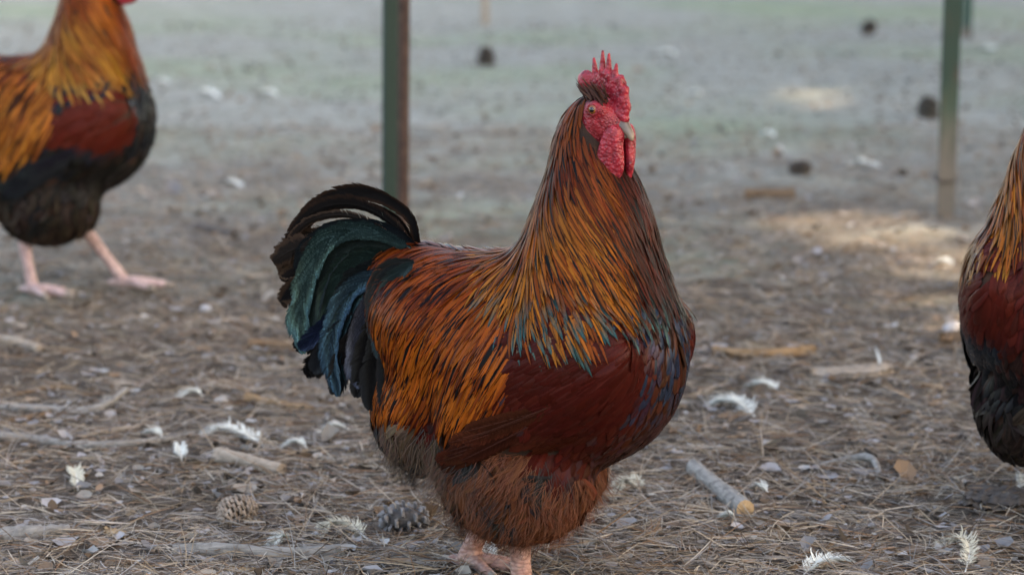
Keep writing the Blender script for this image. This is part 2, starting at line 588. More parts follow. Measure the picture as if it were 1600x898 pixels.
def barbed(A, S, Nn, w, cc, ce, fp, seed, nb=120, bulge=.3, split=.06, dens=1.0):
    """a broad feather built from its barbs: a shaft, and on each side barbs that lie in clumps with small splits between"""
    r = np.random.default_rng(seed)
    m = len(A); t = np.linspace(0, 1, m)
    T = norm(np.gradient(A, axis=0))
    Ltot = np.linalg.norm(np.diff(A, axis=0), axis=1).sum()
    VV, FF, UU, nv = [], [], [], 0
    rows = 6
    q = np.linspace(0, 1, rows)
    for sg in (-1, 1):
        tb = np.linspace(.02, .995, nb)
        ip = lambda a: np.stack([np.interp(tb, t, a[:, i]) for i in range(3)], 1)
        B, Tb, Sb, Nb = ip(A), norm(ip(T)), norm(ip(S)), norm(ip(Nn))
        wb = np.interp(tb, t, w)
        cl = np.cumsum(r.random(nb) < .16)
        off = r.normal(0, split, cl.max() + 1)[cl] + r.normal(0, split * .25, nb)
        ln = (1 + r.normal(0, split, cl.max() + 1)[cl]) * r.uniform(.93, 1.04, nb)
        fw = (.55 + off)[:, None] * q[None] + .40 * q[None] ** 2
        lat = q[None] * (1 - .12 * q[None])
        P = B[:, None] + Sb[:, None] * (sg * (wb * ln)[:, None] * lat)[..., None] + Tb[:, None] * ((wb * ln)[:, None] * fw)[..., None] \
            + Nb[:, None] * (bulge * wb[:, None] * (1 - q[None] ** 2) + r.normal(0, .0004, (nb, 1)) + off[:, None] * .25 * wb[:, None] * q[None])[..., None]
        tn = norm(np.gradient(P, axis=1))
        side = norm(np.cross(Nb[:, None] * np.ones((1, rows, 1)), tn))
        hw = np.full((nb, 1), Ltot / nb * .62 * dens) * np.array([1.15, 1.1, 1.05, 1, .85, .3])[None]
        V, F, _ = ribbons(P, side, side * 0, hw, 2, 0)
        uv = np.empty((nb, rows, 2, 2)); uv[..., 0] = (.5 + .5 * sg * q)[None, :, None]; uv[..., 1] = tb[:, None, None]
        VV.append(V); FF.append(F + nv); UU.append(uv.reshape(-1, 2)); nv += len(V)
    V, F, uv = ribbons((A + Nn * (bulge * w[:, None] + .0006))[None], S[None], Nn[None], np.interp(t, [0, 1], [.0016, .0003])[None], 3, .6)
    uv[:, 0] = .5
    VV.append(V); FF.append(F + nv); UU.append(uv); nv += len(V)
    f1 = lambda c: np.broadcast_to(np.array(c, float), (nv, 3))
    return np.concatenate(VV), np.concatenate(FF), dict(ca=f1(ce), cb=f1(cc), fp=f1(fp)), np.concatenate(UU)


def tail_mesh(path, hw, cc, ce, shine, side, seed):
    r = np.random.default_rng(seed)
    m = 34
    A = catmull(path, m)
    T = norm(np.gradient(A, axis=0))
    lat = np.array([0, side, 0.])
    S = norm(np.cross(T, lat)); Nn = norm(np.cross(S, T))
    tw = r.normal(.25, .12)
    S, Nn = S * math.cos(tw) + Nn * math.sin(tw), Nn * math.cos(tw) - S * math.sin(tw)
    t = np.linspace(0, 1, m)
    w = hw * np.interp(t, [0, .15, .4, .8, .93, 1], [.45, .75, 1, .95, .6, .12])
    V, F, at, uv = barbed(A, S, Nn, w, cc, ce, (.95 if shine > .15 else .62, shine, r.random() * .4), seed, 150, .30, .07)
    return mesh_np('tail_feather', V, F, PLUME, at, uv)


def part_sdf(name, prims, k, cell, mat, parent, xf=None, colfn=None, kind=None):
    f = Field(prims, k)
    C = np.array([p[0] for p in prims]); R = np.array([p[1].max() for p in prims])[:, None]
    V, F = nets(f, (C - R).min(0) - 3 * cell, (C + R).max(0) + 3 * cell, cell)
    at = {'ca': colfn(V)} if colfn else None
    if xf is not None: V = xf(V)
    return obj(name, mesh_np(name, V, F, mat, at), parent, kind)


def make_leg(parent, hock, ankle, toe_yaw, rs=1.0, fine=.0026, skin=None):
    hock = np.array(hock); an = np.array(ankle)
    mid = hock * .5 + an * .5
    pr = chain([hock + (hock - an) * .35 + np.array([.012, 0, 0]), hock, mid, an], [.016 * rs, .0145 * rs, .0115 * rs, .0125 * rs])
    claws = []
    for a, L, r in ((-32, .062, .0068), (0, .078, .0074), (32, .06, .0068), (168, .03, .006)):
        d = np.array([math.cos(RAD(a) + toe_yaw), math.sin(RAD(a) + toe_yaw), 0])
        b = an + np.array([0, 0, -.006])
        p1 = an + d * L * .35 + np.array([0, 0, .004 if L > .05 else .0])
        p1[2] = max(an[2] - .016 + .0, p1[2] - .006)
        z0 = an[2] - .016
        p2 = an + d * L * .7; p2[2] = z0 + .010
        p3 = an + d * L; p3[2] = z0 + .0075
        pr += chain([b, p1, p2, p3], [.009 * rs, r, r * .92, r * .75])
        claws.append((p3, d, r))
    lg = part_sdf('leg', pr, .0014, fine, skin, parent)
    for p, d, r in claws:
        part_sdf('claw', chain([p - d * .002, p + d * .009 + np.array([0, 0, .0005]), p + d * .016 + np.array([0, 0, -.004])], [r * .8, r * .6, r * .22]), .0005, .0012, M_claw, lg)
    return lg


def make_head(parent, head_yaw, fine=1.0, HC=HC):
    R = rotm(0, head_yaw)
    X = lambda V: np.asarray(V) @ R.T + HC
    XS = lambda V: X(np.asarray(V) * np.array([.78, 1, .93]))
    XW = lambda V: X(np.asarray(V) * np.array([.85, 1, .95]) + np.array([.007, 0, -.002]))
    XB = lambda V: X(np.asarray(V) + np.array([-.011, 0, 0]))
    part_sdf('face', [ell((.002, 0, -.004), (.033, .0285, .030)), ell((.02, 0, -.006), (.021, .017, .018)), ell((.000, 0, -.026), (.027, .022, .022)),
                      ell((-.010, -.019, -.030), (.015, .013, .024)), ell((-.010, .019, -.030), (.015, .013, .024)), ell((.017, -.019, .013), (.011, .010, .009)), ell((.017, .019, .013), (.011, .010, .009))], .004, .0022 * fine, FACE_RED, parent, X)
    pr = [ell((.018, 0, .032), (.040, .0050, .026)), ell((.046, 0, .018), (.017, .0062, .024)), ell((-.026, 0, .044), (.016, .0048, .014), 30)]
    for b, t, r in (((-.008, .042), (-.013, .073), .0050), ((.006, .045), (.006, .083), .0054), ((.018, .045), (.0195, .080), .0052),
                    ((.030, .040), (.0355, .068), .0050), ((.042, .030), (.0465, .052), .0046), ((.052, .02), (.0575, .038), .0042), ((-.03, .043), (-.044, .048), .008)):
        for q in np.linspace(0, 1, 9):
            rr = r * 1.45 * (1 - q) + .0021 * q
            pr.append(ell((b[0] * (1 - q) + t[0] * q, 0, b[1] * (1 - q) + t[1] * q), (rr, rr * .62 + .0003, rr * 1.2)))
    rc = np.random.default_rng(8)
    for _ in range(46):       # knobs and dents that roughen the blade
        a_ = rc.uniform(-.5, 3.3); q_ = rc.uniform(.55, 1.0) ** .5
        pr.append(ell((.018 + .040 * q_ * math.cos(a_), rc.choice([-1, 1]) * rc.uniform(.002, .0045), .032 + .027 * q_ * math.sin(a_)), tuple(rc.uniform(.0022, .0048, 3) * np.array([1, .6, 1.3]))))
    pr += chain([(-.02, 0, .028), (.02, 0, .022), (.046, 0, .008), (.056, 0, .002)], [.006, .009, .008, .005])
    part_sdf('comb', pr, .0008, .0015 * fine, RED, parent, XS)
    for s in (-1, 1):
        yw = -s * 27
        w = [ell((.036, s * .010, -.016), (.011, .007, .012), 0, yw), ell((.032, s * .013, -.034), (.0150, .0050, .018), 0, yw), ell((.029, s * .0145, -.052), (.0200, .0048, .020), 0, yw),
             ell((.026, s * .0155, -.064), (.0165, .0045, .012), 0, yw)]
        w += [ell((.041, s * .0115, -.03), (.0028, .0045, .022), -8, yw), ell((.022, s * .020, -.032), (.003, .0035, .020), 10, yw), ell((.032, s * .0165, -.03), (.0022, .003, .018), 0, yw)]
        part_sdf('wattle', w, .0025, .0018 * fine, RED, parent, XW)
        e = [ell((-.004, s * .0300, -.020), (.007, .0055, .012)), ell((.000, s * .0295, -.034), (.0065, .005, .012)), ell((-.003, s * .031, -.027), (.005, .004, .006))]
        part_sdf('earlobe', e, .0025, .0018 * fine, RED, parent, X)
        ey = part_sdf('eye', [ell((.0165, s * .0250, .0125), .0068)], .001, .0012 * fine, M_iris, parent, X)
        dv = np.array([.36, s * .93, .02]); dv /= np.linalg.norm(dv)
        c = np.array([.0165, s * .0250, .0125])
        part_sdf('pupil', [ell(c + dv * .0042, .0036)], .001, .0008 * fine, M_pupil, ey, X)
        # the lids: a ring of skin round the eye
        u = norm(np.cross(dv, [0, 0, 1.])); v = np.cross(u, dv)
        ring = [ell(c + dv * .0028 + (u * math.cos(a) * .0074 + v * math.sin(a) * .0060), .0015) for a in np.linspace(0, 2 * math.pi, 18, endpoint=False)]
        part_sdf('eyelid', ring, .001, .0011 * fine, FACE_RED, parent, X)

    def bcol(V):
        t = np.clip((V[:, 0] - .036) / .03, 0, 1)
        lowr = np.clip((-V[:, 2] - .008) / .012, 0, 1)
        return lerp((.075, .055, .055), (.30, .23, .165), np.clip(t * .55 + lowr * .55, 0, 1))
    part_sdf('beak', chain([(.030, 0, -.006), (.043, 0, -.005), (.054, 0, -.0085), (.0625, 0, -.015), (.0655, 0, -.0215)], [.0092, .0082, .0064, .0036, .0014])
             + [ell((.046, 0, -.003), (.013, .0060, .0068), 18)], .0007, .0011 * fine, M_beak, parent, XB, bcol)
    part_sdf('lower_beak', chain([(.030, 0, -.0135), (.044, 0, -.0150), (.0555, 0, -.0180)], [.0078, .0058, .0022]), .0008, .0011 * fine, M_beak, parent, XB, bcol)
    part_sdf('nostril', [ell((.0455, s * .0074, -.0005), (.0040, .0014, .0016), 20) for s in (-1, 1)], .0008, .0009 * fine, M_pupil, parent, XB)
    return X


STYLE = {
    'hero': dict(hk_gold=(.30, .092, .010), hk_top=(.15, .032, .007), hk_front=(.060, .010, .005), hk_mid=(.005, .006, .006), hk_tip=(.020, .078, .074), stripe=.62,
                 sd=(.31, .070, .008), sd_c=(.17, .032, .006), bow=(.056, .0075, .005), wing=(.070, .017, .008), br_c=(.024, .034, .056), br_e=(.062, .020, .011),
                 belly=(.048, .013, .007), fluff=(.105, .033, .014), rear=(.088, .052, .033), dark=(.02, .018, .017)),
    'left': dict(head_on=.03, zh=.025, hk_gold=(.34, .14, .022), hk_top=(.27, .065, .011), hk_front=(.17, .030, .009), hk_mid=(.22, .07, .012), hk_tip=(.40, .22, .05), stripe=.35,
                 sd=(.42, .14, .02), sd_c=(.30, .08, .012), bow=(.095, .014, .008), wing=(.02, .022, .026), br_c=(.014, .016, .02), br_e=(.018, .019, .021),
                 belly=(.018, .016, .014), fluff=(.032, .022, .016), rear=(.05, .035, .025), dark=(.015, .014, .013)),
    'right': dict(hk_gold=(.33, .105, .014), hk_top=(.27, .058, .009), hk_front=(.24, .055, .010), hk_mid=(.03, .018, .010), hk_tip=(.31, .12, .018), stripe=.42,
                  sd=(.40, .11, .018), sd_c=(.26, .055, .010), bow=(.085, .012, .008), wing=(.016, .022, .030), brz=.25, br_c=(.075, .013, .009), br_e=(.03, .014, .012),
                  belly=(.014, .014, .016), fluff=(.024, .017, .014), rear=(.06, .04, .03), dark=(.015, .014, .013)),
}


HC0 = HC


def make_rooster(label, loc, yaw, head_yaw, style, legs, q=1.0, scale=1.0, extras=True, skin=None):
    st = STYLE[style]
    root = empty('rooster', loc, yaw, scale)
    tag(root, label, 'rooster', 'roosters in the yard')
    obj('body', mesh_np('body', BODYV, BODYF, M_body), root)
    fine = 1.0 if q >= 1 else 1.5
    HC = HC0 + np.array([st.get('head_on', 0), 0, 0])
    X = make_head(root, head_yaw, fine, HC)
    for l in legs: make_leg(root, *l, fine=.0026 * fine, skin=skin or LEGSKIN)
    hs = 1 / math.sqrt(q)
    cand = sample_surface(BODYV, BODYF, int(160000 * q))
    cand = BODY.project(cand, 0., 2)
    NRM, _ = BODY.grad(cand)
    x, y, z = cand.T
    ay = np.abs(y)
    rn = np.hypot(x - .104, y)
    dw = np.minimum(*[np.minimum.reduce([ell_d(cand, p) for p in WING_PR[s]]) for s in (-1, 1)])
    fwd = np.array([1., 0, 0])
    hx = R2 = rotm(0, head_yaw)
    hl = (cand - HC) @ R2                         # head frame
    onface = (np.linalg.norm((hl - np.array([.010, 0, -.004])) / np.array([.031, .036, .030]), axis=1) < 1) | ((hl[:, 0] > .016) & (z > HC[2] - .03))
    zh = .350 + st.get('zh', 0) + .07 * np.clip((.07 - x) / .09, 0, 1) + .035 * np.clip((x - .12) / .06, 0, 1)
    m_h = (z > zh) & (rn < .135) & ~onface
    offh = ~onface
    m_w = (dw < np.where((x > .09) & (style != 'left'), .022, .010)) & ~m_h & (z > .19)
    m_s = ~m_h & (x < .072) & (z > .272 + .25 * np.clip(x, 0, .1)) & ~((dw < .008) & (x > .055))
    m_fl = ~m_h & ~m_s & ~m_w & (z < .163 + .05 * np.clip((.10 - x) / .06, 0, 1))
    m_br = ~m_h & ~m_w & ~m_s & ~m_fl & (x > .03)

    # ---- soft down on thighs and belly
    def d_fl(p, n):
        a = np.sin(p[:, 0] * 70 + p[:, 2] * 40) * np.cos(p[:, 2] * 65 + p[:, 1] * 50)
        return np.stack([-.35 + .75 * a, .25 * np.sign(p[:, 1]), -1 + .3 * a], 1)

    def spots(p): return np.sin(p[:, 0] * 68 + 2) * np.sin(p[:, 2] * 62 + p[:, 1] * 45 + 1) + .3 * np.sin(p[:, 0] * 140 + p[:, 2] * 110)
    pt = thin(cand[m_fl & (z < .235)], .0085 * hs)
    n = len(pt)
    rear = np.clip((.0 - pt[:, 0]) / .07, 0, 1) * np.clip((pt[:, 2] - .1) / .05, 0, 1)
    base = lerp(st['fluff'], st['rear'], rear)
    patch = (spots(pt) + rng.normal(0, .15, n)) > .5
    base = np.where(patch[:, None], np.array(st['dark']), base)
    feather_part('thigh_feathers', BODY, pt, d_fl, lrand(n, .034, .055), lrand(n, .0055, .009), 'round', col_jit(base, n, .5, .1), col_jit(base * .75, n, .4),
                 np.tile([.5, 0, 1.], (n, 1)), root, 6, (.0, .010), .4, roll_=.4)
    if extras:
        p2 = thin(cand[m_fl & (z < .225)], .0075)
        rear = np.clip((.0 - p2[:, 0]) / .07, 0, 1) * np.clip((p2[:, 2] - .1) / .05, 0, 1)
        c2 = lerp(np.array(st['fluff']) * 1.0, np.array(st['rear']) * 1.15, rear)
        pk = (spots(p2) + rng.normal(0, .12, len(p2))) > .5
        c2 = np.where(pk[:, None], np.array(st['dark']) * 1.2, c2)
        down_part('down', BODY, p2, d_fl, lrand(len(p2), .028, .052) * (1 + .35 * rear), 8, col_jit(c2, len(p2), .4), root, .00034, (.002, .032), .38)

    # ---- breast and belly
    def d_br(p, n): return np.stack([-.55 + 0 * p[:, 0], .15 * np.sign(p[:, 1]), -1 + 0 * p[:, 0]], 1)
    pt = thin(cand[offh & (m_br | (~m_h & ~m_s & ~m_w & ~m_fl))], .0082 * hs)
    n = len(pt)
    low = np.clip((st.get('brz', .285) + .05 * np.sin(pt[:, 1] * 40) * .3 - pt[:, 2]) / .03, 0, 1)
    rb = rng.random(n)
    e = lerp(st['br_e'], st['belly'], low) * rng.uniform(.5, 1.2, (n, 1))
    c = lerp(st['br_c'], st['belly'], low * .8)
    c = np.where((rb < .3 + .4 * low)[:, None], e * .8, c)
    dwp = np.minimum.reduce([ell_d(pt, p) for s in (-1, 1) for p in WING_PR[s]])
    nw = np.maximum(np.clip(1.5 - dwp / .035, 0, 1), np.clip((.13 - pt[:, 0]) / .02, 0, 1)) * (0 if style == 'left' else 1)
    if style == 'right': nw = nw * np.clip((pt[:, 2] - .25) / .02, 0, 1)
    e = lerp(e, st['bow'], nw); c = lerp(c, st['bow'], nw * (rb < .8))
    feather_part('breast_feathers', BODY, pt, d_br, lrand(n, .034, .048), lrand(n, .0050, .0072), 'round', col_jit(e, n, .2), col_jit(c, n, .25),
                 np.stack([rng.uniform(.6, 1.05, n), .35 * (1 - low) * (rb > .3), rng.random(n) * .6], 1), root, 7, (.0, .0045), .12)

    # ---- wings: bow, coverts, long lower feathers
    def d_w(p, n): return np.stack([-1 + 0 * p[:, 0], .0 * p[:, 1], -.62 + 0 * p[:, 0]], 1)
    for s in (-1, 1):
        wing = obj('wing', wing_shell(s), root)
        k = 13
        q0 = np.linspace(0, 1, k)
        r0 = np.stack([.15 - .085 * q0, np.full(k, s * .135), .272 - .066 * q0], 1)
        r0 = BODY.project(r0, 0., 6)
        cw = col_jit(st['wing'], k, .38)
        P, S, N = grow(BODY, r0, lambda p, n: np.stack([-1 + 0 * p[:, 0], 0 * p[:, 1], -.42 + 0 * p[:, 0]], 1), np.linspace(.150, .120, k), 10, -.002, np.linspace(.009, .013, k), .05)
        w = np.full((k, 1), .0115) * prof('long', 10)[None]
        for i in range(k):
            V, F, at, uv = barbed(catmull(P[i], 24), catmull(S[i], 24), catmull(N[i], 24), np.interp(np.linspace(0, 1, 24), np.linspace(0, 1, 10), w[i]), cw[i] * .6, cw[i], (.5, .05, .5), 900 + i, 90, .12, .025)
            obj('flight_feather', mesh_np('flight_feather', V, F, PLUME, at, uv), wing)
        side = (y * s > .03)
        pt = thin(cand[m_w & side & (z > .222 - .25 * np.clip(x - .1, -.1, .1))], .0068 * hs)
        n = len(pt)
        bow = np.clip((pt[:, 2] - .215) / .03, 0, 1)
        cb = lerp(np.array(st['wing']) * .9, st['bow'], bow) if style == 'hero' else lerp(st['wing'], st['bow'], np.clip((pt[:, 2] - .255) / .02, 0, 1))
        cj = col_jit(cb, n, .16, .04)
        feather_part('covert_feathers', BODY, pt, d_w, lrand(n, .040, .055), lrand(n, .006, .0085), 'round', cj, cj * .85,
                     np.stack([np.full(n, .5), np.full(n, .06), rng.random(n) * .5], 1), wing, 7, (.001, .003), .07)

    # ---- tail
    rt = np.random.default_rng(5)
    for i, (pts, yl, hw, cc, ce, shine) in enumerate(TAIL):
        path = np.array([loc_px(a, b, yl) for a, b in pts])
        for s in (-1, 1):
            p = path.copy()
            if s == 1:
                p[:, 1] = -p[:, 1] + .004
                p[1:] += rt.normal(0, .004, (1, 3))
                p[:, 0] -= 1.0 * abs(yl); p[:, 2] -= .008
            obj('tail_feather', tail_mesh(p, hw, cc, ce, shine, -s, 100 + i * 2 + s), root)

    # ---- saddle
    def d_s(p, n): return np.stack([-.62 + 0 * p[:, 0], .28 * np.sign(p[:, 1]) + 2 * p[:, 1], -1.0 + 0 * p[:, 0]], 1)
    pt = thin(cand[m_s], .0060 * hs)
    n = len(pt)
    top = np.clip((pt[:, 2] - .34) / .06, 0, 1)
    backw = np.clip((-.07 - pt[:, 0]) / .05, 0, 1)
    e = lerp(st['sd'], np.array(st['sd']) * np.array([.5, .42, .5]), top)
    e = lerp(e, (.05, .02, .01), backw * (rng.random(n) < .45))
    c = np.where((rng.random(n) < .17)[:, None], np.array(BLK) * .8, lerp(st['sd'], np.array(st['sd']) * np.array([.55, .45, .5]), top))
    e = np.where((rng.random(n) < .5)[:, None], np.array(st['sd_c']) * .35, e)
    rst = (np.sin(pt[:, 0] * 60 + 1) * np.sin(pt[:, 2] * 52 + pt[:, 1] * 35) + rng.normal(0, .5, n) > .3)[:, None]
    e = np.where(rst, e * np.array([.55, .45, .6]), e); c = np.where(rst, c * np.array([.5, .42, .6]), c)
    sd = feather_part('saddle_feathers', BODY, pt, d_s, lrand(n, .070, .098) * (1 - .2 * top), lrand(n, .0030, .0050), 'lance', col_jit(e, n, .32), col_jit(c, n, .3),
                      np.stack([rng.uniform(.4, .8, n), np.zeros(n), rng.random(n) * .5], 1), root, 9, (.001, .007), .06)

    # ---- hackle
    def d_h(p, n):
        d = p - np.array([.075, 0, .66])
        d[:, 2] -= .10
        d[:, 0] += .22 * np.clip((.57 - p[:, 2]) / .12, 0, 1) * np.clip((p[:, 0] - .03) / .05, 0, 1)
        return d
    pt = thin(cand[m_h], .0054 * hs)
    n = len(pt)
    up = np.clip((pt[:, 2] - .44) / .09, 0, 1)
    ang = np.arctan2(np.abs(pt[:, 1]), pt[:, 0] - .104)          # 0 = front of the neck
    front = np.clip((1.15 - ang) / .5, 0, 1)
    e = lerp(st['hk_gold'], st['hk_top'], up)
    e = lerp(e, st['hk_front'], front)
    e = col_jit(e, n, .30, .06)
    L = lrand(n, .052, .076) * (1 - .45 * np.clip((pt[:, 2] - .5) / .06, 0, 1))
    m = 9
    t = np.linspace(0, 1, m)
    tipm = np.clip((t - .5) / .4, 0, 1)[None, :] * (np.clip((.43 - pt[:, 2]) / .05, 0, 1) * (rng.random(n) < .5))[:, None]
    rust = (np.sin(pt[:, 0] * 55) * np.sin(pt[:, 2] * 47 + pt[:, 1] * 30) + rng.normal(0, .6, n) > .25)[:, None]
    e = np.where(rust, e * np.array([.62, .45, .5]), e)
    gold = e[:, None] * np.ones((1, m, 1)); dark = np.broadcast_to(np.array(st['hk_mid']), (n, m, 3))
    inv = (rng.random(n) < .74)[:, None, None]        # some feathers carry gold down the middle with a dark lace, deepened to paint the shade between feathers, others a dark stripe in a gold edge
    ca = lerp(np.where(inv, dark * .6 + gold * .12, gold), st['hk_tip'], tipm * .8)
    cb = lerp(np.where(inv, gold, dark), st['hk_tip'], tipm)
    fp = np.zeros((n, m, 3))
    fp[..., 0] = (rng.uniform(.35, 1.25, n) * st['stripe'])[:, None]
    fp[..., 0] = np.where(inv[..., 0], rng.uniform(.55, .85, n)[:, None], fp[..., 0])
    fp[..., 1] = tipm * .6
    fp[..., 2] = (rng.random(n) * .5)[:, None]
    P, S, N = grow(BODY, pt, d_h, L, m, .001, rng.uniform(.003, .008, n) * (1 - .5 * up), .065, 1.2)
    roll = rng.normal(0, .13, (n, 1, 1))
    w = lrand(n, .0028, .0041)[:, None] * prof('lance', m)[None] * (1 - .25 * up[:, None])
    V, F, uv = ribbons(P, S * np.cos(roll) + N * np.sin(roll), N * np.cos(roll) - S * np.sin(roll), w, 3, .25)
    obj('hackle_feathers', mesh_np('hackle_feathers', V, F, PLUME, dict(ca=expand(ca, m, 3), cb=expand(cb, m, 3), fp=expand(fp, m, 3)), uv), root, 'stuff')

    # ---- wisps beside the comb, bristles on the face
    if extras:
        nn = 110
        A = []
        for s in (-1, 1):
            b = np.stack([rng.uniform(-.004, .030, nn), s * rng.uniform(.012, .024, nn), rng.uniform(.016, .028, nn)], 1)
            d = np.stack([rng.normal(-.75, .15, nn), s * rng.normal(-.02, .16, nn), rng.normal(1, .12, nn)], 1)
            A.append((b, norm(d)))
        b = np.concatenate([a[0] for a in A]); d = np.concatenate([a[1] for a in A])
        Ls = rng.uniform(.010, .028, len(b))
        tt = np.linspace(0, 1, 4)
        P = b[:, None] + d[:, None] * (Ls[:, None] * tt)[..., None] + np.array([-.006, 0, 0]) * (tt ** 2)[None, :, None]
        sd_ = norm(np.cross(d, rng.normal(0, 1, d.shape)))[:, None] * np.ones((1, 4, 1))
        w = np.full((len(b), 1), .0010) * np.array([1, 1.1, .8, .15])[None]
        V, F, uv = ribbons(P, sd_, sd_ * 0, w, 2, 0)
        c = col_jit((.06, .018, .009), len(b), .5)
        obj('crest_wisps', mesh_np('crest_wisps', X(V), F, DOWN, dict(ca=expand(c, 4, 2)), uv), root, 'stuff')
    return root


_ws = {}


def wing_shell(s):
    if s not in _ws:
        f = Field([(p[0], p[1] * 1.02, p[2]) for p in WING_PR[s]], .008)
        V, F = nets(f, (-.14, s * .11 - .06, .14), (.23, s * .11 + .06, .4), .007)
        _ws[s] = mesh_np('wing', V, F, M_body)
    return _ws[s]


make_rooster('large brown and orange rooster with green black tail standing in the middle of the yard', (0, 0, gz(0, 0)), YAW0, RAD(-23), 'hero',
             [((.030, -.045, .085), (.034, -.045, .016), RAD(-20)), ((-.052, .05, .085), (-.084, .05, .016), RAD(-5))])
g = gp(64, 458)
make_rooster('walking rooster with gold neck and black breast behind at the left edge, pink legs', (g[0], g[1], gz(g[0], g[1]) + .024), RAD(-4), RAD(-5), 'left',
             [((-.02, -.045, .085), (-.005, -.045, -.006), RAD(-25), .8), ((.075, .045, .085), (.145, .045, -.006), RAD(0), .8)], .35, 1.06, False, leg_mat('pale_pink_leg_scales', (.56, .36, .34), (.68, .50, .47)))
g = gp(1660, 806)
make_rooster('rooster cut off by the right edge with red shoulder and black lower wing', (g[0], g[1], gz(g[0], g[1])), RAD(-100), RAD(26), 'right',
             [((.02, .0, .09), (.03, .005, .016), 0.), ((.02, .05, .09), (.03, .05, .016), 0.)], .6, 1.06, False)

# ------------------------------------------------------------------ ground
def ground():
    def axis(lo, hi, step, far):
        a = list(np.arange(lo, hi + step / 2, step)); s = step
        b = [lo]; 
        while b[0] > -far: s *= 1.25; b.insert(0, b[0] - s)
        s = step
        while a[-1] < far: s *= 1.25; a.append(a[-1] + s)
        return np.array(b[:-1] + a)
    xs = axis(-2.2, 2.2, .022, 300); ys = axis(-.6, 6.0, .022, 400)
    X, Y = np.meshgrid(xs, ys, indexing='ij')
    Z = gz(X, Y)
    r = np.random.default_rng(3)
    near = np.clip((9 - np.hypot(X, Y)) / 3, 0, 1)
    Z = Z + near * r.normal(0, .0011, Z.shape)
    V = np.stack([X, Y, Z], -1).reshape(-1, 3)
    I = np.arange(X.size).reshape(X.shape)
    F = np.stack([I[:-1, :-1], I[1:, :-1], I[1:, 1:], I[:-1, 1:]], -1).reshape(-1, 4)
    m = NT('littered_dusty_earth')
    p = m.pos()
    sp = m.n('ShaderNodeSeparateXYZ'); m.put(sp.inputs[0], p)
    n1 = m.noise(1.1, 4, .6, p); n2 = m.noise(6, 5, .65, p); n3 = m.noise(38, 5, .7, p); n4 = m.noise(160, 4, .7, p)
    litter = m.mix(m.ramp(n3, [(.3, 0.0), (.7, 1.0)]), (.055, .042, .032), (.19, .155, .125))  # litter tone lowered: tree shade on the near ground put into the colour
    litter = m.mix(m.ramp(n4, [(.4, 0.0), (.62, 1.0)]), m.mix(1., litter, (.5, .47, .45), 'MULTIPLY'), litter)
    dust = m.mix(m.ramp(n2, [(.35, 0.0), (.68, 1.0)]), (.23, .235, .205), (.335, .335, .30))
    green = m.mix(m.ramp(m.noise(.55, 3, .5, p), [(.45, 0.0), (.65, 1.0)]), dust, m.mix(1., dust, (.86, 1.0, .78), 'MULTIPLY'))
    dust = m.mix(m.ramp(m.noise(22, 4, .7, p), [(.36, .55), (.5, 0.0)]), green, (.15, .125, .10))
    # needle litter lies thick in front and thins out into bare dust behind
    k = m.math('ADD', m.math('MULTIPLY_ADD', sp.outputs[1], .36, -.62), m.math('MULTIPLY_ADD', n1, 2.4, -1.2))
    k = m.math('ADD', k, m.math('MULTIPLY_ADD', n2, 1.2, -.6), clamp=True)
    col = m.mix(k, litter, dust)
    m.set(color=col, rough=.95, spec=.065)
    m.bump(m.math('MULTIPLY_ADD', n4, .4, n3), .7, .008)
    tag(obj('ground', mesh_np('ground', V, F, m.m)), 'dusty bare earth of the yard strewn with pine needles', None, None, 'structure')


ground()


# ------------------------------------------------------------------ litter: needles, leaf flakes, chips
def in_view(n, ymin, ymax, power):
    """random ground points in the seen wedge and a margin round it"""
    y = ymin + (ymax - ymin) * rng.random(n) ** power
    hw = (y + CAM_D + .3) * (800 / FPX) * 1.12 + .35
    return np.stack([rng.uniform(-1, 1, n) * hw, y], 1)


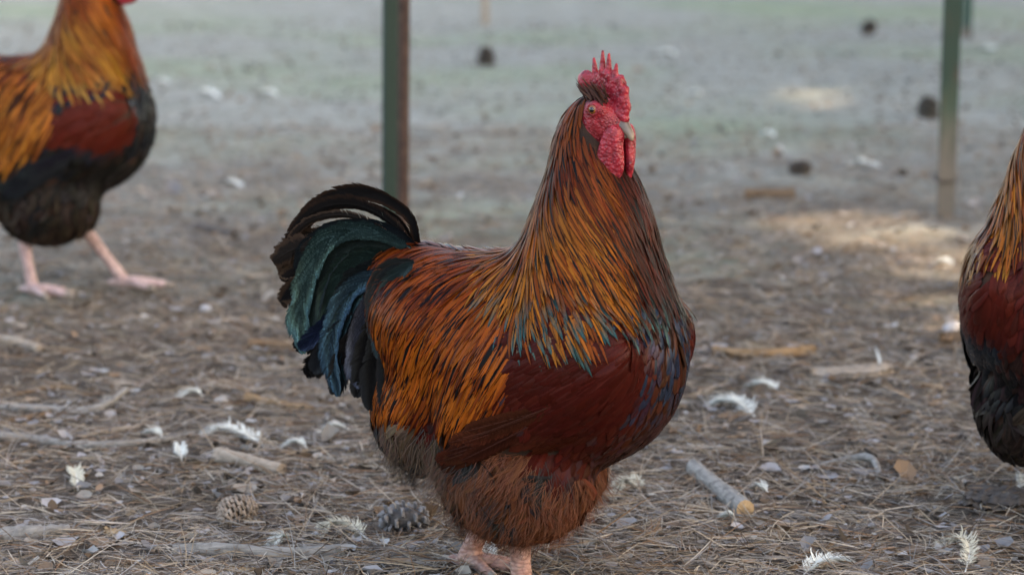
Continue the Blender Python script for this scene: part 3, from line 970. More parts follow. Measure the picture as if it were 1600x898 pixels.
def needles(n=120000):
    xy = in_view(n, -.35, 5.2, 2.1)
    clump = np.sin(xy[:, 0] * 5 + 1.5 * np.sin(xy[:, 1] * 3)) * np.sin(xy[:, 1] * 4.2 + xy[:, 0]) + rng.normal(0, .8, n)
    xy = xy[clump > -.75]; n = len(xy)
    L = rng.uniform(.012, .075, n) * np.where(rng.random(n) < .12, 1.5, 1)
    a = rng.vonmises(0, .35, n) / 1.0 + (rng.random(n) < .5) * math.pi
    a = np.where(rng.random(n) < .35, rng.uniform(0, 6.283, n), a)
    tilt = np.abs(rng.normal(0, .07, n)) + (rng.random(n) < .05) * rng.uniform(.1, .7, n)
    h0 = rng.random(n) ** 2 * .012 + .001
    m = 4
    t = np.linspace(-.5, .5, m)
    curv = rng.normal(0, .45, n) / .1
    d = np.stack([np.cos(a), np.sin(a)], 1); s = np.stack([-d[:, 1], d[:, 0]], 1)
    lt = L[:, None] * t[None]
    Pxy = xy[:, None] + d[:, None] * lt[..., None] + s[:, None] * (.5 * curv[:, None] * lt ** 2)[..., None]
    sag = -.5 * np.abs(rng.normal(0, 1.2, n))[:, None] * lt ** 2
    Pz = gz(xy[:, 0], xy[:, 1])[:, None] + h0[:, None] + (lt + .5 * L[:, None]) * np.sin(tilt)[:, None] + sag
    P = np.concatenate([Pxy, Pz[..., None]], -1)
    T = norm(np.gradient(P, axis=1))
    up = norm(rng.normal(0, .5, (n, 1, 3)) + np.array([0, -.3, 1.]))
    S = norm(np.cross(T, up))
    w = rng.uniform(.0004, .0008, n)[:, None] * np.array([1, 1, .9, .35])[None]
    # pairs: a second needle leaves the same base
    k = rng.random(n) < .45
    P2 = P[k].copy()
    off = S[k] * (np.linspace(0, 1, m)[None, :, None] * rng.uniform(.003, .02, (k.sum(), 1, 1)))
    P = np.concatenate([P, P2 + off]); S = np.concatenate([S, S[k]]); w = np.concatenate([w, w[k]])
    pal = np.array([(.33, .25, .17), (.22, .13, .075), (.46, .39, .31), (.26, .23, .21), (.10, .075, .06), (.35, .31, .28)])
    ci = rng.choice(6, len(P), p=[.22, .2, .17, .16, .17, .08])
    c = pal[ci] * rng.uniform(.55, 1.05, (len(P), 1))
    V, F, uv = ribbons(P, S, S * 0, w, 2, 0)
    o = obj('pine_needles', mesh_np('pine_needles', V, F, strand_mat('dry_needles', .7), dict(ca=expand(c, m, 2))), None)
    tag(o, 'dry brown and straw pine needles covering the ground', None, None, 'stuff')


def flakes(n=22000):
    xy = in_view(n, -.35, 9.5, 1.7)
    k = 7
    r = rng.uniform(.0035, .013, n) * rng.choice([.7, 1., 1.5], n, p=[.5, .38, .12]) 
    a0 = rng.uniform(0, 6.28, n)
    el = rng.uniform(.35, .9, n)
    ang = np.linspace(0, 2 * math.pi, k, endpoint=False)
    rr = r[:, None] * rng.uniform(.6, 1.15, (n, k))
    lx = rr * np.cos(ang); ly = rr * np.sin(ang) * el[:, None]
    curl = rng.normal(0, .35, n) / np.maximum(r, .004)
    tl = rng.normal(0, .3, n)
    lz = curl[:, None] * lx ** 2 * .8 + np.tan(tl)[:, None] * ly
    lz -= lz.min(1, keepdims=True)
    X = xy[:, :1] + lx * np.cos(a0)[:, None] - ly * np.sin(a0)[:, None]
    Y = xy[:, 1:] + lx * np.sin(a0)[:, None] + ly * np.cos(a0)[:, None]
    Z = gz(xy[:, 0], xy[:, 1])[:, None] + lz + rng.random((n, 1)) * .007 + .002
    V = np.stack([X, Y, Z], -1)
    cv = V.mean(1, keepdims=True); cv[:, 0, 2] = (gz(xy[:, 0], xy[:, 1]) + .003 + rng.random(n) * .004)
    V = np.concatenate([V, cv], 1)
    I = np.arange(n * (k + 1)).reshape(n, k + 1)
    F = np.stack([I[:, :k], np.roll(I[:, :k], -1, 1), np.repeat(I[:, k:], k, 1)], -1).reshape(-1, 3)
    pal = np.array([(.31, .295, .30), (.25, .17, .115), (.16, .115, .085), (.42, .41, .40), (.30, .26, .22), (.07, .055, .045)])
    c = pal[rng.choice(6, n, p=[.25, .2, .2, .06, .16, .13])] * rng.uniform(.6, 1.1, (n, 1))
    o = obj('leaf_litter', mesh_np('leaf_litter', V.reshape(-1, 3), F, strand_mat('dry_leaf_flakes', .8), dict(ca=np.repeat(c, k + 1, 0)), smooth=False))
    tag(o, 'scraps of dry leaf and bark scattered over the ground', None, None, 'stuff')


needles()
flakes()


# ------------------------------------------------------------------ sticks, bark, cones, white feathers
def wood_mat(name, c1, c2, cracks=1.0):
    m = NT(name)
    v = m.ocoord()
    mp = m.n('ShaderNodeMapping'); mp.inputs['Scale'].default_value = (22, 160, 160); m.put(mp.inputs['Vector'], v)
    f = m.noise(1.0, 5, .65, mp.outputs[0]); g_ = m.noise(60, 4, .6, v)
    col = m.mix(m.ramp(f, [(.3, 0.0), (.68, 1.0)]), c1, c2)
    col = m.mix(m.ramp(g_, [(.3, .6), (.48, 0.0)]), col, tuple(x * .35 for x in c1))
    m.set(color=col, rough=.85, spec=.2)
    m.bump(m.math('ADD', f, g_), .8 * cracks, .003)
    return m.m


WOOD = {'grey': wood_mat('grey_bark', (.17, .155, .14), (.33, .31, .285)), 'tan': wood_mat('tan_bare_wood', (.20, .12, .06), (.32, .21, .12)),
        'brown': wood_mat('brown_bark', (.12, .075, .045), (.24, .155, .095)), 'dark': wood_mat('dark_bark', (.06, .05, .045), (.15, .125, .11)),
        'pale': wood_mat('pale_weathered_wood', (.26, .20, .15), (.42, .35, .28)), 'cut': wood_mat('fresh_cut_wood', (.36, .23, .12), (.52, .37, .22), .5)}


def tube(pts, rads, ns=10, wob=.12, seed=0, m=26):
    r = np.random.default_rng(seed)
    A = catmull(pts, m); T = norm(np.gradient(A, axis=0))
    S = norm(np.cross(T, [0, 0, 1.])); U = np.cross(S, T)
    rr = np.interp(np.linspace(0, 1, m), np.linspace(0, 1, len(rads)), rads)
    a = np.linspace(0, 2 * math.pi, ns, endpoint=False)
    R = rr[:, None] * (1 + wob * np.sin(a[None] * 2 + r.uniform(0, 6) + np.linspace(0, 5, m)[:, None]) + r.normal(0, wob * .45, (m, ns)))
    V = A[:, None] + S[:, None] * (np.cos(a) * R)[..., None] + U[:, None] * (np.sin(a) * R)[..., None]
    I = np.arange(m * ns).reshape(m, ns)
    F = np.stack([I[:-1], np.roll(I[:-1], -1, 1), np.roll(I[1:], -1, 1), I[1:]], -1).reshape(-1, 4)
    V = V.reshape(-1, 3)
    ends = []
    for row, c, t in ((I[0], A[0], -T[0]), (I[-1], A[-1], T[-1])):
        ends.append((V[row], c + t * rr[0] * .12))
    return V, F, ends


def stick(name, px, rads, wood, label, cat='stick', cut=None, seed=0, lift=.0, wob=.12, group='sticks on the ground', rise=None):
    P = []
    for i, (a, b) in enumerate(px):
        p = gp(a, b); r = np.interp(i / (len(px) - 1), np.linspace(0, 1, len(rads)), rads)
        p[2] = gz(p[0], p[1]) + r * .72 + lift + (rise[i] if rise else 0)
        P.append(p)
    P = np.array(P); c = P.mean(0); c[2] = gz(c[0], c[1])
    d = P[-1] - P[0]; yaw = math.atan2(d[1], d[0])
    R = rotm(0, yaw)
    V, F, ends = tube((P - c) @ R, rads, 12 if max(rads) > .008 else 8, wob, seed)
    o = obj(name, mesh_np(name, V, F, WOOD[wood]))
    o.location = c; o.rotation_euler = (0, 0, yaw)
    tag(o, label, cat, group)
    for ring, cen in ends:
        n = len(ring)
        VV = np.concatenate([ring, [cen]])
        FF = np.array([(i, (i + 1) % n, n) for i in range(n)])
        obj('cut_end' if cut else 'broken_end', mesh_np('stick_end', VV, FF, WOOD[cut or wood], smooth=False), o)
    return o


stick('twig', [(-14, 684), (60, 688), (110, 697), (180, 699), (250, 692), (302, 679)], [.008, .0065, .006, .0065, .006, .004], 'grey', 'long curved grey twig reaching in from the left edge below the other twigs', seed=1)
stick('twig', [(-10, 640), (60, 645), (130, 649), (165, 645), (198, 634)], [.006, .007, .007, .007, .005], 'grey', 'bent grey twig near the left edge with its raised end pointing right', seed=2, rise=[0, 0, 0, .006, .02])
stick('twig', [(15, 664), (40, 661), (78, 652)], [.005, .006, .005], 'brown', 'short dark brown twig between the two long grey twigs', seed=3)
stick('twig', [(108, 690), (160, 680), (218, 671)], [.004, .0045, .0035], 'pale', 'thin straw coloured twig just above the long curved grey twig', seed=4)
stick('stick', [(385, 630), (430, 636), (490, 642)], [.009, .007, .004], 'tan', 'orange tan splinter of wood lying left of the tail', seed=5)
stick('stick', [(338, 720), (390, 731), (440, 741)], [.011, .0105, .0098], 'pale', 'thick pale broken stick below the big white feather', seed=6)
stick('stick', [(272, 862), (350, 868), (440, 872), (532, 867)], [.008, .0095, .0095, .009], 'grey', 'long straight grey stick at the bottom left in front of the pine cone', seed=7)
stick('stick', [(-14, 835), (40, 838), (108, 832)], [.010, .011, .009], 'grey', 'grey knobbly stick entering from the lower left edge', seed=8, wob=.2)
log = stick('cut_branch', [(1084, 750), (1125, 781), (1164, 812)], [.0125, .0125, .013], 'grey', 'short sawn grey branch with a tan cut end right of the rooster', 'branch', cut='cut', seed=9, wob=.06, lift=.003)
stick('stick', [(1114, 557), (1190, 560), (1272, 554)], [.0105, .0100, .009], 'tan', 'straight tan stick lying behind the rooster\'s breast', seed=10)
stick('twig', [(1216, 799), (1265, 822), (1300, 830), (1360, 838), (1425, 838)], [.005, .0055, .005, .005, .004], 'dark', 'thin dark twig right of the sawn branch', seed=11)
fk = stick('twig', [(1262, 732), (1330, 722), (1362, 732), (1376, 752)], [.004, .005, .0055, .005], 'grey', 'crooked grey twig bent down at its right end', seed=12, rise=[0, .004, .012, .004])
stick('stick', [(1163, 312), (1200, 312), (1242, 313)], [.013, .014, .013], 'brown', 'blurred brown stick far behind the rooster on the bare earth', seed=13)
stick('stick', [(388, 538), (425, 538), (460, 541)], [.010, .010, .009], 'brown', 'brown stick just left of the tail feathers', seed=14)
stick('stick', [(306, 362), (335, 368), (364, 374)], [.009, .010, .009], 'dark', 'dark stick on the ground right of the walking rooster', seed=15)
stick('stick', [(0, 536), (30, 545), (62, 554)], [.008, .009, .008], 'pale', 'pale stick near the left edge below the walking rooster', seed=16)
stick('stick', [(170, 640), (100, 612), (20, 618)], [.003, .004, .003], 'brown', 'slender brown twig lying above the bent grey twig', seed=17)


def slab(name, px, half_w, thick, wood, label, cat, seed, curl=.3, tilt=0.0):
    """a piece of bark: a curved, ragged shell with real thickness"""
    r = np.random.default_rng(seed)
    a, b = gp(*px[0]), gp(*px[1])
    c = (a + b) / 2; c[2] = gz(c[0], c[1])
    d = b - a; L = np.linalg.norm(d[:2]); yaw = math.atan2(d[1], d[0])
    m, k = 22, 9
    t = np.linspace(-.5, .5, m); us = np.linspace(-1, 1, k)
    w = half_w * np.interp(t, [-.5, -.42, -.1, .3, .5], [.35, .8, 1, .85, .2]) * (1 + r.normal(0, .07, m))
    x = t[:, None] * L + r.normal(0, .002, (m, k)); y = w[:, None] * us[None] + r.normal(0, .001, (m, k))
    top = thick + half_w * curl * (1 - us[None] ** 2) + r.normal(0, thick * .14, (m, k)) + tilt * x + .002
    bot = top - thick * (1 - .5 * us[None] ** 2)
    V = np.concatenate([np.stack([x, y, top], -1).reshape(-1, 3), np.stack([x, y, bot], -1).reshape(-1, 3)])
    V[:, 2] -= V[:, 2].min() + .002
    I = np.arange(m * k).reshape(m, k); J = I + m * k
    F = [np.stack([I[:-1, :-1], I[1:, :-1], I[1:, 1:], I[:-1, 1:]], -1).reshape(-1, 4), np.stack([J[:-1, :-1], J[:-1, 1:], J[1:, 1:], J[1:, :-1]], -1).reshape(-1, 4)]
    loop = np.concatenate([I[0], I[1:, -1], I[-1, -2::-1], I[-2:0:-1, 0]])
    nx = np.roll(loop, -1)
    F.append(np.stack([loop, loop + m * k, nx + m * k, nx], -1))
    o = obj(name, mesh_np(name, V, np.concatenate(F), WOOD[wood]))
    o.location = c; o.rotation_euler = (0, 0, yaw)
    return tag(o, label, cat)


slab('bark_piece', [(1268, 590), (1395, 588)], .028, .012, 'pale', 'pale slab of bark with a pointed end lying behind the sawn branch', 'bark', 21, .25, .05)
slab('bark_piece', [(1508, 776), (1625, 786)], .016, .012, 'dark', 'dark bark strip at the right edge, behind the thicker one', 'bark', 22, .4)
slab('bark_piece', [(1508, 797), (1630, 806)], .022, .016, 'dark', 'thick dark bark piece at the right edge, nearest the camera', 'bark', 23, .4)
slab('bark_piece', [(1470, 540), (1530, 536)], .022, .02, 'brown', 'brown lump of bark beside the cut off rooster\'s wing', 'bark', 24, .5)
slab('wood_chip', [(165, 830), (198, 838)], .010, .007, 'cut', 'small yellow wood chip at the lower left', 'wood chip', 25, .3)
slab('wood_chip', [(350, 893), (400, 896)], .009, .006, 'cut', 'yellow wood chip at the bottom edge below the grey stick', 'wood chip', 26, .3)


def pebble(px, py, r, c, label, seed, name='stone'):
    rr = np.random.default_rng(seed)
    p = gp(px, py)
    pr = [ell(rr.normal(0, r * .3, 3) * np.array([1, 1, .4]) + np.array([0, 0, r * .35]), tuple(r * rr.uniform(.5, .9, 3) * np.array([1, 1, .7]))) for _ in range(4)]
    f = Field(pr, r * .12)
    V, F = nets(f, (-2 * r,) * 3, (2 * r,) * 3, r / 7)
    o = obj(name, mesh_np(name, V, F, simple_mat('stone_' + str(seed), tuple(x * .75 for x in c), c, 60, .85, .5)))
    o.location = (p[0], p[1], gz(p[0], p[1]))
    return tag(o, label, 'stone')


pebble(1488, 520, .020, (.42, .40, .40), 'pale grey stone behind the brown lump of bark', 31)
pebble(345, 633, .010, (.38, .36, .34), 'small grey stone left of the orange tan splinter', 32)
pebble(320, 480, .013, (.40, .40, .42), 'small blue grey stone on the earth left of the tail', 33)


def pine_cone(px, py, L, R, yaw, tilt, c1, c2, label, seed, n=120, open_=.5):
    r = np.random.default_rng(seed)
    p = gp(px, py)
    root = empty('pine_cone', (p[0], p[1], gz(p[0], p[1]) + R * .80), yaw)
    root.rotation_euler = (0, tilt, yaw)
    tag(root, label, 'pine cone', 'pine cones on the ground')
    mat = simple_mat('cone_scales_%d' % seed, c1, c2, 90, .8, .4)
    core = Field([ell((0, 0, 0), (L * .46, R * .62, R * .62))], .002)
    V, F = nets(core, (-L, -R, -R), (L, R, R), R / 6)
    obj('core', mesh_np('core', V, F, simple_mat('cone_core_%d' % seed, tuple(x * .5 for x in c1), c1, 60, .9, .3)), root)
    VV, FF = [], []
    g_ = math.pi * (3 - math.sqrt(5))
    for i in range(n):
        q = (i + .5) / n
        th = math.pi * q * .96 + .02
        ax = -math.cos(th) * L * .48
        rad = R * (.95 * math.sin(th) ** .75) * (1.1 - .25 * q)
        ph = i * g_
        e = np.array([0, math.cos(ph), math.sin(ph)]); tn = np.array([0, -math.sin(ph), math.cos(ph)]); axv = np.array([1., 0, 0])
        outd = norm(e * math.sin(th) + axv * (-math.cos(th)) * .8 + axv * .45 * (1 - open_))
        base = axv * ax * .8 + e * rad * .45
        wd = R * .26 * (.55 + .6 * math.sin(th)); tip = axv * ax + e * rad + r.normal(0, R * .03, 3)
        nn = norm(np.cross(tn, outd)); th_ = R * .085
        s0 = [base - tn * wd * .4 - nn * th_ * .5, base + tn * wd * .4 - nn * th_ * .5, base + tn * wd * .4 + nn * th_ * .5, base - tn * wd * .4 + nn * th_ * .5]
        s1 = [tip - tn * wd - nn * th_, tip + tn * wd - nn * th_, tip + tn * wd * .8 + nn * th_ * 1.4, tip - tn * wd * .8 + nn * th_ * 1.4]
        b0 = len(VV)
        VV += s0 + s1 + [tip + outd * R * .13 + nn * th_ * .8]
        for j in range(4):
            FF.append((b0 + j, b0 + (j + 1) % 4, b0 + 4 + (j + 1) % 4)); FF.append((b0 + j, b0 + 4 + (j + 1) % 4, b0 + 4 + j))
            FF.append((b0 + 4 + j, b0 + 4 + (j + 1) % 4, b0 + 8))
    obj('scales', mesh_np('scales', VV, FF, mat, smooth=False), root, 'stuff')
    return root


pine_cone(371, 815, .052, .0225, RAD(25), RAD(-18), (.17, .12, .085), (.34, .275, .225), 'open brown pine cone on the needles at the lower left', 41, 130, .6)
pine_cone(632, 828, .066, .024, RAD(8), RAD(-4), (.14, .13, .13), (.26, .255, .265), 'weathered grey pine cone on the needles by the rooster\'s thigh', 42, 46, .15)
pine_cone(1250, 278, .058, .021, RAD(10), RAD(-5), (.05, .04, .035), (.10, .08, .065), 'dark pine cone far behind, left of the long white feather', 43, 90, .6)
pine_cone(1450, 187, .075, .034, RAD(80), RAD(-70), (.045, .04, .033), (.09, .075, .06), 'dark upright pine cone left of the muddy post', 44, 80, .6)
pine_cone(1358, 54, .07, .032, RAD(50), RAD(-40), (.05, .042, .036), (.10, .08, .065), 'dark pine cone near the top, left of the farther green post', 45, 70, .6)
pine_cone(760, 102, .085, .034, RAD(90), RAD(-80), (.05, .042, .036), (.10, .08, .065), 'dark pine cone beyond the rooster, below the thin pale stake', 46, 70, .6)

M_white = strand_mat('white_down', .7)
M_quill = simple_mat('feather_quill', (.62, .58, .50), (.70, .68, .62), 80, .5, .1)


def white_feather(px, wd, label, seed, arch=.012, c=(.66, .67, .63), n=180, droop=.5):
    """a shed feather: a bent shaft with separate barbs on both sides; path px from quill to tip"""
    r = np.random.default_rng(seed)
    P = np.array([gp(a, b) for a, b in px])
    cen = P.mean(0); cen[2] = gz(cen[0], cen[1])
    m = 16
    A = catmull(P - cen, m); t = np.linspace(0, 1, m)
    A[:, 2] = (.004 + .6 * arch) * 0 + .003 + .55 * arch * np.sin(math.pi * np.clip(t * .9 + .08, 0, 1)) 
    root = empty('white_feather', cen)
    tag(root, label, 'feather', 'white feathers shed on the ground')
    V, F, _ = tube(A, [.0011, .0009, .0004], 5, 0, seed, 20)
    obj('shaft', mesh_np('shaft', V, F, M_quill), root)
    tb = np.repeat(np.linspace(.1, .99, n), 2) + r.normal(0, .006, 2 * n)
    tb = np.clip(tb, 0, 1)
    B = np.stack([np.interp(tb, t, A[:, i]) for i in range(3)], 1)
    Tn = norm(np.gradient(A, axis=0)); TB = norm(np.stack([np.interp(tb, t, Tn[:, i]) for i in range(3)], 1))
    sg = np.tile([-1, 1], n)
    S = norm(np.cross(TB, [0, 0, 1.])) * sg[:, None]
    Lb = wd * np.interp(tb, [0, .12, .45, .85, 1], [.5, .9, 1, .75, .35]) * r.uniform(.45, 1.2, 2 * n)
    rows = 5
    q = np.linspace(0, 1, rows)
    sw = r.normal(.75, .18, 2 * n)
    tuft = r.normal(0, .34, (2 * n, 1, 1)) * np.array([0, 0, 1.])
    S = norm(S + r.normal(0, .28, S.shape))
    D = S[:, None] * (1 - .35 * q[None, :, None]) + TB[:, None] * (sw[:, None, None] * (.5 + .6 * q[None, :, None]))
    Pb = B[:, None] + D * (Lb[:, None] * q)[..., None] + (tuft + np.array([0, 0, .35])) * (Lb[:, None] * (q - droop * 1.3 * q * q))[..., None]
    Pb[..., 2] = np.maximum(Pb[..., 2], .002)
    bw = np.full((2 * n, 1), (wd * .027 + .00016) * (3.2 if n < 60 else 1)) * np.array([1, 1, .9, .7, .25])[None]
    side = norm(np.cross(np.gradient(Pb, axis=1), [0, 0, 1.]))
    V, F, uv = ribbons(Pb, side, side * 0, bw, 2, 0)
    cc = np.array(c) * r.uniform(.85, 1.1, (2 * n, 1))
    obj('vane', mesh_np('vane', V, F, M_white, dict(ca=expand(cc, rows, 2))), root)
    return root


WF = [
    ([(412, 702), (385, 690), (350, 678), (315, 682)], .022, 'large curved white feather left of the rooster above the pale broken stick'),
    ([(284, 722), (282, 712), (281, 696)], .016, 'small fluffy white feather at the right end of the long curved twig'),
    ([(122, 770), (119, 752), (112, 735)], .018, 'cream downy tuft standing on the needles below the long curved twig', ),
    ([(575, 842), (545, 826), (515, 824), (497, 838)], .018, 'curled cream feather between the brown and the grey pine cone'),
    ([(1180, 655), (1160, 640), (1135, 633), (1112, 632)], .026, 'ragged white feather behind the sawn branch'),
    ([(1003, 778), (990, 768), (970, 768), (958, 788)], .018, 'curled cream feather beside the rooster\'s thigh'),
    ([(1255, 900), (1285, 886), (1328, 878)], .022, 'spiky white feather cut by the bottom edge'),
    ([(1508, 898), (1515, 868), (1500, 850), (1465, 855)], .020, 'hooked cream feather at the lower right'),
    ([(1592, 745), (1594, 765), (1600, 782)], .010, 'narrow white feather at the right edge above the dark bark'),
    ([(1218, 610), (1195, 604), (1170, 600)], .018, 'flat white feather behind the ragged one'),
    ([(1378, 268), (1345, 263), (1315, 265)], .026, 'long white feather lying far behind near the muddy post'),
    ([(1212, 216), (1198, 212), (1188, 212)], .026, 'short blurred white feather left of the long far one'),
    ([(345, 158), (330, 150), (316, 143)], .032, 'blurred white feather in front of the walking rooster\'s breast'),
    ([(434, 152), (420, 148), (406, 146)], .030, 'blurred white feather between the walking rooster and the green post'),
    ([(382, 298), (366, 291), (350, 286)], .020, 'thin white feather right of the walking rooster\'s belly'),
    ([(1058, 90), (1043, 88), (1030, 85)], .036, 'blurred white feather far behind, right of the comb'),
    ([(1098, 148), (1088, 147), (1078, 143)], .024, 'small blurred white feather right of the rooster\'s beak level'),
    ([(266, 136), (255, 133), (244, 130)], .022, 'tiny blurred white feather beside the walking rooster\'s neck'),
    ([(1490, 418), (1475, 415), (1460, 413)], .018, 'small white feather in the sunlit patch by the cut off rooster'),
    ([(1555, 84), (1545, 82), (1534, 80)], .030, 'blurred white feather right of the two posts'),
    ([(318, 628), (298, 627), (272, 634)], .012, 'slim white feather above the large curved one'),
    ([(255, 690), (240, 686), (225, 683)], .013, 'flat white scrap of feather above the long twig\'s right end'),
    ([(480, 706), (462, 702), (440, 703)], .011, 'small white feather right of the large curved one'),
    ([(545, 673), (520, 673), (495, 677)], .011, 'narrow white feather lying under the black tail'),
    ([(455, 850), (440, 852), (424, 858)], .015, 'small white feather behind the long straight grey stick'),
    ([(770, 895), (764, 880), (766, 850)], .016, 'white down tuft on the ground behind the rooster\'s feet'),
    ([(1376, 580), (1372, 565), (1367, 545)], .005, 'thin white feather standing up against the pale bark slab'),
    ([(1200, 776), (1187, 772), (1172, 769)], .012, 'small white feather right of the sawn branch'),
    ([(1150, 822), (1138, 821), (1122, 819)], .010, 'white scrap of feather in front of the sawn branch'),
]
for i, (px, wd, lab) in enumerate(WF):
    far = px[0][1] < 320
    white_feather(px, wd * (1.0 if not far else .8), lab, 60 + i, .016 if not far else .02, (.66, .67, .62) if i not in (2, 3, 5, 7) else (.60, .56, .44), 50 if far else 180)


# ------------------------------------------------------------------ fence stakes
def paint_mat(name, green, rust, dirt, mud=.35, rusty=.35, streak=True):
    m = NT(name)
    v = m.ocoord()
    sp = m.n('ShaderNodeSeparateXYZ'); m.put(sp.inputs[0], v)
    mp = m.n('ShaderNodeMapping'); mp.inputs['Scale'].default_value = (60, 60, 8); m.put(mp.inputs['Vector'], v)
    f = m.noise(1.0, 5, .65, mp.outputs[0]); f2 = m.noise(70, 4, .6, v)
    col = m.mix(m.ramp(f, [(1 - rusty - .12, 0.0), (1 - rusty + .06, 1.0)]), green, rust)
    zz = m.math('ADD', m.math('MULTIPLY', sp.outputs[2], 1.0 / max(mud, .01)), m.math('MULTIPLY_ADD', f, .9, -.45))
    col = m.mix(m.ramp(zz, [(.45, 1.0), (1.2, 0.0)]), col, dirt)
    col = m.mix(m.math('MULTIPLY', f2, .5), col, m.mix(1., col, (.55, .55, .55), 'MULTIPLY'))
    m.set(color=col, rough=.6, spec=.35)
    m.bump(f2, .35, .001)
    return m.m


def extrude(poly, z0, z1, nz=24, lean=(0, 0)):
    poly = np.array(poly, float); k = len(poly)
    zs = np.linspace(z0, z1, nz)
    V = np.concatenate([np.column_stack([poly + np.array(lean) * z, np.full(k, z)]) for z in zs])
    I = np.arange(nz * k).reshape(nz, k)
    F = np.stack([I[:-1], np.roll(I[:-1], -1, 1), np.roll(I[1:], -1, 1), I[1:]], -1).reshape(-1, 4)
    return V, F


def solid(name, V, F, mat, k, parent=None, smooth=False):
    me = mesh_np(name, V, F, mat, smooth=smooth)
    o = obj(name, me, parent)
    return o


def cap(Vtop):
    return Vtop


def t_post(px, py, w, h, lean, yaw, mat, label, studs=False, tie=None):
    p = gp(px, py)
    root = empty('metal_post', (p[0], p[1], gz(p[0], p[1])), yaw)
    tag(root, label, 'post', 'metal fence posts in the yard')
    t = w * .16
    T = [(-w / 2, 0), (w / 2, 0), (w / 2, t), (t / 2, t), (t / 2, w * .85), (-t / 2, w * .85), (-t / 2, t), (-w / 2, t)]
    V, F = extrude(T, -.15, h, 30, lean)
    n = len(T); top = V[-n:]
    V = np.concatenate([V, [top.mean(0)]])
    o = obj('stake', mesh_np('stake', V, F, mat, smooth=False), root)
    Vc = top; 
    tri = [(0, 1, 2), (0, 2, 3), (0, 3, 6), (0, 6, 7), (3, 4, 5), (3, 5, 6)]
    obj('stake_top', mesh_np('stake_top', Vc + np.array([0, 0, .0005]), tri, mat, smooth=False), root)
    if studs:
        SV, SF = [], []
        for z in np.arange(.1, h - .03, .055):
            b = len(SV); hw, hh, dp = w * .16, .012, w * .18
            for (sx, sy, sz) in [(-1, 0, -1), (1, 0, -1), (1, 0, 1), (-1, 0, 1), (-.7, -1, -.6), (.7, -1, -.6), (.7, -1, .6), (-.7, -1, .6)]:
                SV.append((sx * hw + lean[0] * z, sy * dp + .0005 + lean[1] * z, z + sz * hh))
            SF += [tuple(b + i for i in f) for f in ((4, 5, 6, 7), (0, 1, 5, 4), (1, 2, 6, 5), (2, 3, 7, 6), (3, 0, 4, 7))]
        obj('studs', mesh_np('studs', SV, SF, mat, smooth=False), root, 'stuff')
    if tie:
        r = w * .72
        a = np.linspace(0, 2 * math.pi, 24)
        V, F, _ = tube(np.column_stack([np.cos(a) * r * .85 + lean[0] * tie, np.sin(a) * r * .75 + w * .3, np.full(24, tie) + .004 * np.sin(a)]), [.003, .003], 6, 0, 1, 48)
        obj('wire_tie', mesh_np('wire_tie', V, F, simple_mat('dark_wire', (.03, .027, .025), (.07, .05, .04), 90, .6, .2)), root)
    return root


GREEN = (.012, .042, .036)
t_post(611, 380, .036, 1.35, (.012, 0), RAD(38), paint_mat('green_paint', GREEN, (.10, .045, .025), (.16, .14, .12), .05, .08), 'green metal post standing beside the rusty ribbed bar behind the tail')
t_post(1478, 340, .043, 1.6, (.012, 0), RAD(18), paint_mat('muddy_green_paint', (.018, .048, .036), (.085, .045, .03), (.135, .12, .105), .26, .34), 'muddy green and rusty metal post with a wire tie at the right', tie=.085)
t_post(1510, 62, .040, 1.8, (.008, 0), RAD(10), paint_mat('dark_green_paint', (.016, .06, .05), (.10, .045, .03), (.12, .11, .10), .05, .12), 'farther dark green post just behind the muddy one')


def rebar():
    p = gp(629, 384)
    root = empty('rebar_stake', (p[0], p[1], gz(p[0], p[1])))
    tag(root, 'rusty brown ribbed steel bar right beside the green post', 'bar')
    r0, ns = .0108, 16
    zs = np.arange(-.1, 1.32, .0022)
    a = np.linspace(0, 2 * math.pi, ns, endpoint=False)
    ph = (zs[:, None] / .013 + a[None] / (2 * math.pi) * 2)
    rib = np.clip(np.sin(ph * 2 * math.pi) * 1.6, 0, 1) * .0020
    spine = (np.abs(np.sin(a)) < .2)[None] * .0018
    R = r0 + np.maximum(rib, spine)
    V = np.stack([np.cos(a) * R + .012 * zs[:, None], np.sin(a) * R, np.repeat(zs[:, None], ns, 1)], -1)
    I = np.arange(V.shape[0] * ns).reshape(-1, ns)
    F = np.stack([I[:-1], np.roll(I[:-1], -1, 1), np.roll(I[1:], -1, 1), I[1:]], -1).reshape(-1, 4)
    obj('bar', mesh_np('bar', V.reshape(-1, 3), F, simple_mat('rust', (.050, .028, .021), (.095, .055, .040), 60, .85, .5)), root)
    c = V[-1]
    obj('bar_end', mesh_np('bar_end', np.concatenate([c, c.mean(0, keepdims=True) + np.array([[0, 0, .003]])]), [(i, (i + 1) % ns, ns) for i in range(ns)], simple_mat('rust_end', (.085, .04, .026), (.13, .07, .045), 60, .85, .3)), root)


rebar()
p = gp(757, 38)
sk = empty('wooden_stake', (p[0], p[1], gz(p[0], p[1])))
tag(sk, 'thin pale wooden stake standing far behind at the top of the view', 'stake')
V, F, ends = tube([(0, 0, -.1), (.002, 0, .5), (.0, 0, 1.1)], [.016, .015, .012], 10, .06, 5)
obj('shaft', mesh_np('shaft', V, F, WOOD['pale']), sk)
V2 = np.concatenate([ends[1][0], [ends[1][1]]])
obj('tip', mesh_np('tip', V2, [(i, (i + 1) % 10, 10) for i in range(10)], WOOD['cut'], smooth=False), sk)


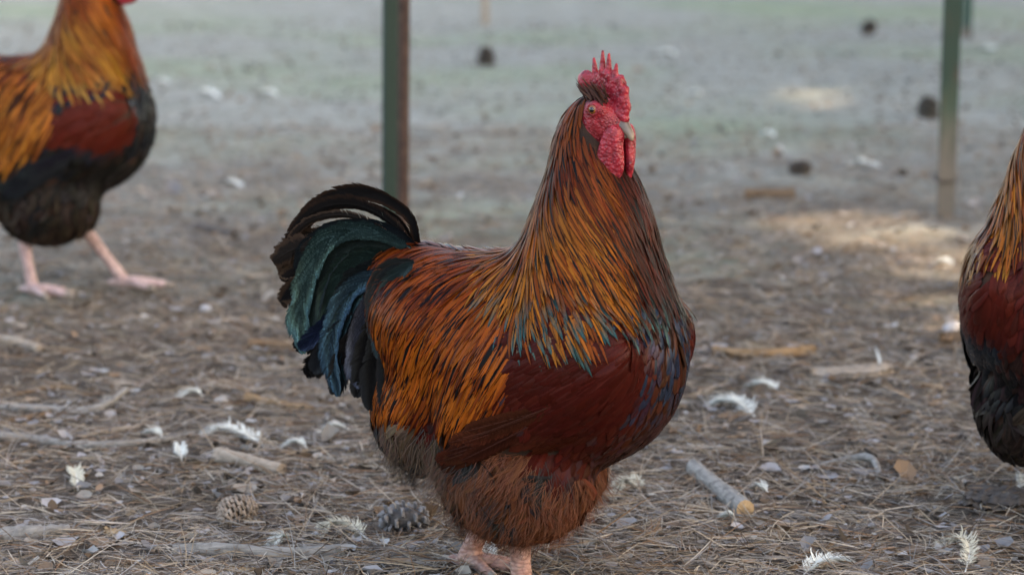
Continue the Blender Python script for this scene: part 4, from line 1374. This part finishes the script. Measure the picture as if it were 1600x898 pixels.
# ------------------------------------------------------------------ unseen pines beside the yard: their crowns shade it, gaps cut to place the sun patches
SUN_SPOTS = [(gp(1215, 425), .0, .0), (gp(1250, 345), .03, .0), (gp(1278, 156), .03, .11), (gp(1330, 364), .12, .03), (gp(1420, 402), .16, .16), (gp(1485, 440), .15, .19)]
sd_ = np.array(SUND)


def pine_tree(x, y, h, seed, label):
    r = np.random.default_rng(seed)
    root = empty('pine_tree', (x, y, 0))
    tag(root, label, 'tree', 'pines shading the yard')
    V, F, _ = tube([(0, 0, -.2), (.05, .02, h * .5), (0, 0, h * .97)], [.22, .16, .04], 14, .06, seed, 30)
    obj('trunk', mesh_np('trunk', V, F, WOOD['brown']), root)
    n = 9000
    nb = 46
    bz = r.uniform(.42, 1.0, nb) * h; ba = r.uniform(0, 6.28, nb)
    bl = 3.0 * np.interp(bz / h, [.42, .6, .85, 1.0], [.8, 1, .7, .25]) * r.uniform(.8, 1.1, nb)
    BV, BF = [], []
    for i in range(nb):
        d = np.array([math.cos(ba[i]), math.sin(ba[i]), .12])
        v, f, _ = tube([np.array([0, 0, bz[i]]), np.array([0, 0, bz[i]]) + d * bl[i] * .5, np.array([0, 0, bz[i]]) + d * bl[i] * .95 + np.array([0, 0, .12])], [.045, .03, .012], 5, 0, i, 6)
        BF.append(f + sum(len(q) for q in BV)); BV.append(v)
    obj('limbs', mesh_np('limbs', np.concatenate(BV), np.concatenate(BF), WOOD['brown']), root)
    b = r.integers(0, nb, n); q = r.random(n) ** .6
    d = np.stack([np.cos(ba[b]), np.sin(ba[b]), np.full(n, .12)], 1)
    C = np.stack([np.zeros(n), np.zeros(n), bz[b]], 1) + d * (bl[b] * q)[:, None] + r.normal(0, .28, (n, 3)) * np.array([1, 1, .45])
    Wp = C + np.array([x, y, 0])
    G = Wp - sd_ * (Wp[:, 2:] / sd_[2])            # where this clump's shade falls
    keep = np.ones(n, bool)
    for c, a_, b_ in SUN_SPOTS:
        wob = 1 + .35 * np.sin(7 * np.arctan2(G[:, 1] - c[1], G[:, 0] - c[0]) + c[0] * 9)
        keep &= ((G[:, 0] - c[0]) / (a_ + .22)) ** 2 + ((G[:, 1] - c[1]) / (b_ * 3.2 + .24)) ** 2 > wob * .8
    C = C[keep]; n = len(C)
    s = r.uniform(.13, .24, (n, 1))
    u = norm(r.normal(0, 1, (n, 3))); v = norm(np.cross(u, r.normal(0, 1, (n, 3))))
    V = np.stack([C - u * s, C + v * s * .45, C + u * s, C - v * s * .45], 1).reshape(-1, 3)
    F = np.arange(4 * n).reshape(n, 4)
    c = np.repeat(np.array([(.035, .06, .022)]) * r.uniform(.6, 1.4, (n, 1)), 4, 0)
    obj('crown', mesh_np('crown', V, F, strand_mat('pine_foliage', .7), dict(ca=c), smooth=False), root)


T = []
for gx in (-3.2, -.2, 2.8):
    for gy in (-2.0, 1.6, 5.2, 8.8, 12.4, 16.0):
        hh = 11.0
        T.append((gx + sd_[0] / sd_[2] * hh * .75, gy + sd_[1] / sd_[2] * hh * .75, hh))
for i, (x, y, h) in enumerate(T):
    pine_tree(x + rng.normal(0, .3), y + rng.normal(0, .3), h + rng.uniform(-.4, .8), 300 + i, 'tall unseen pine tree beside the yard shading the roosters')
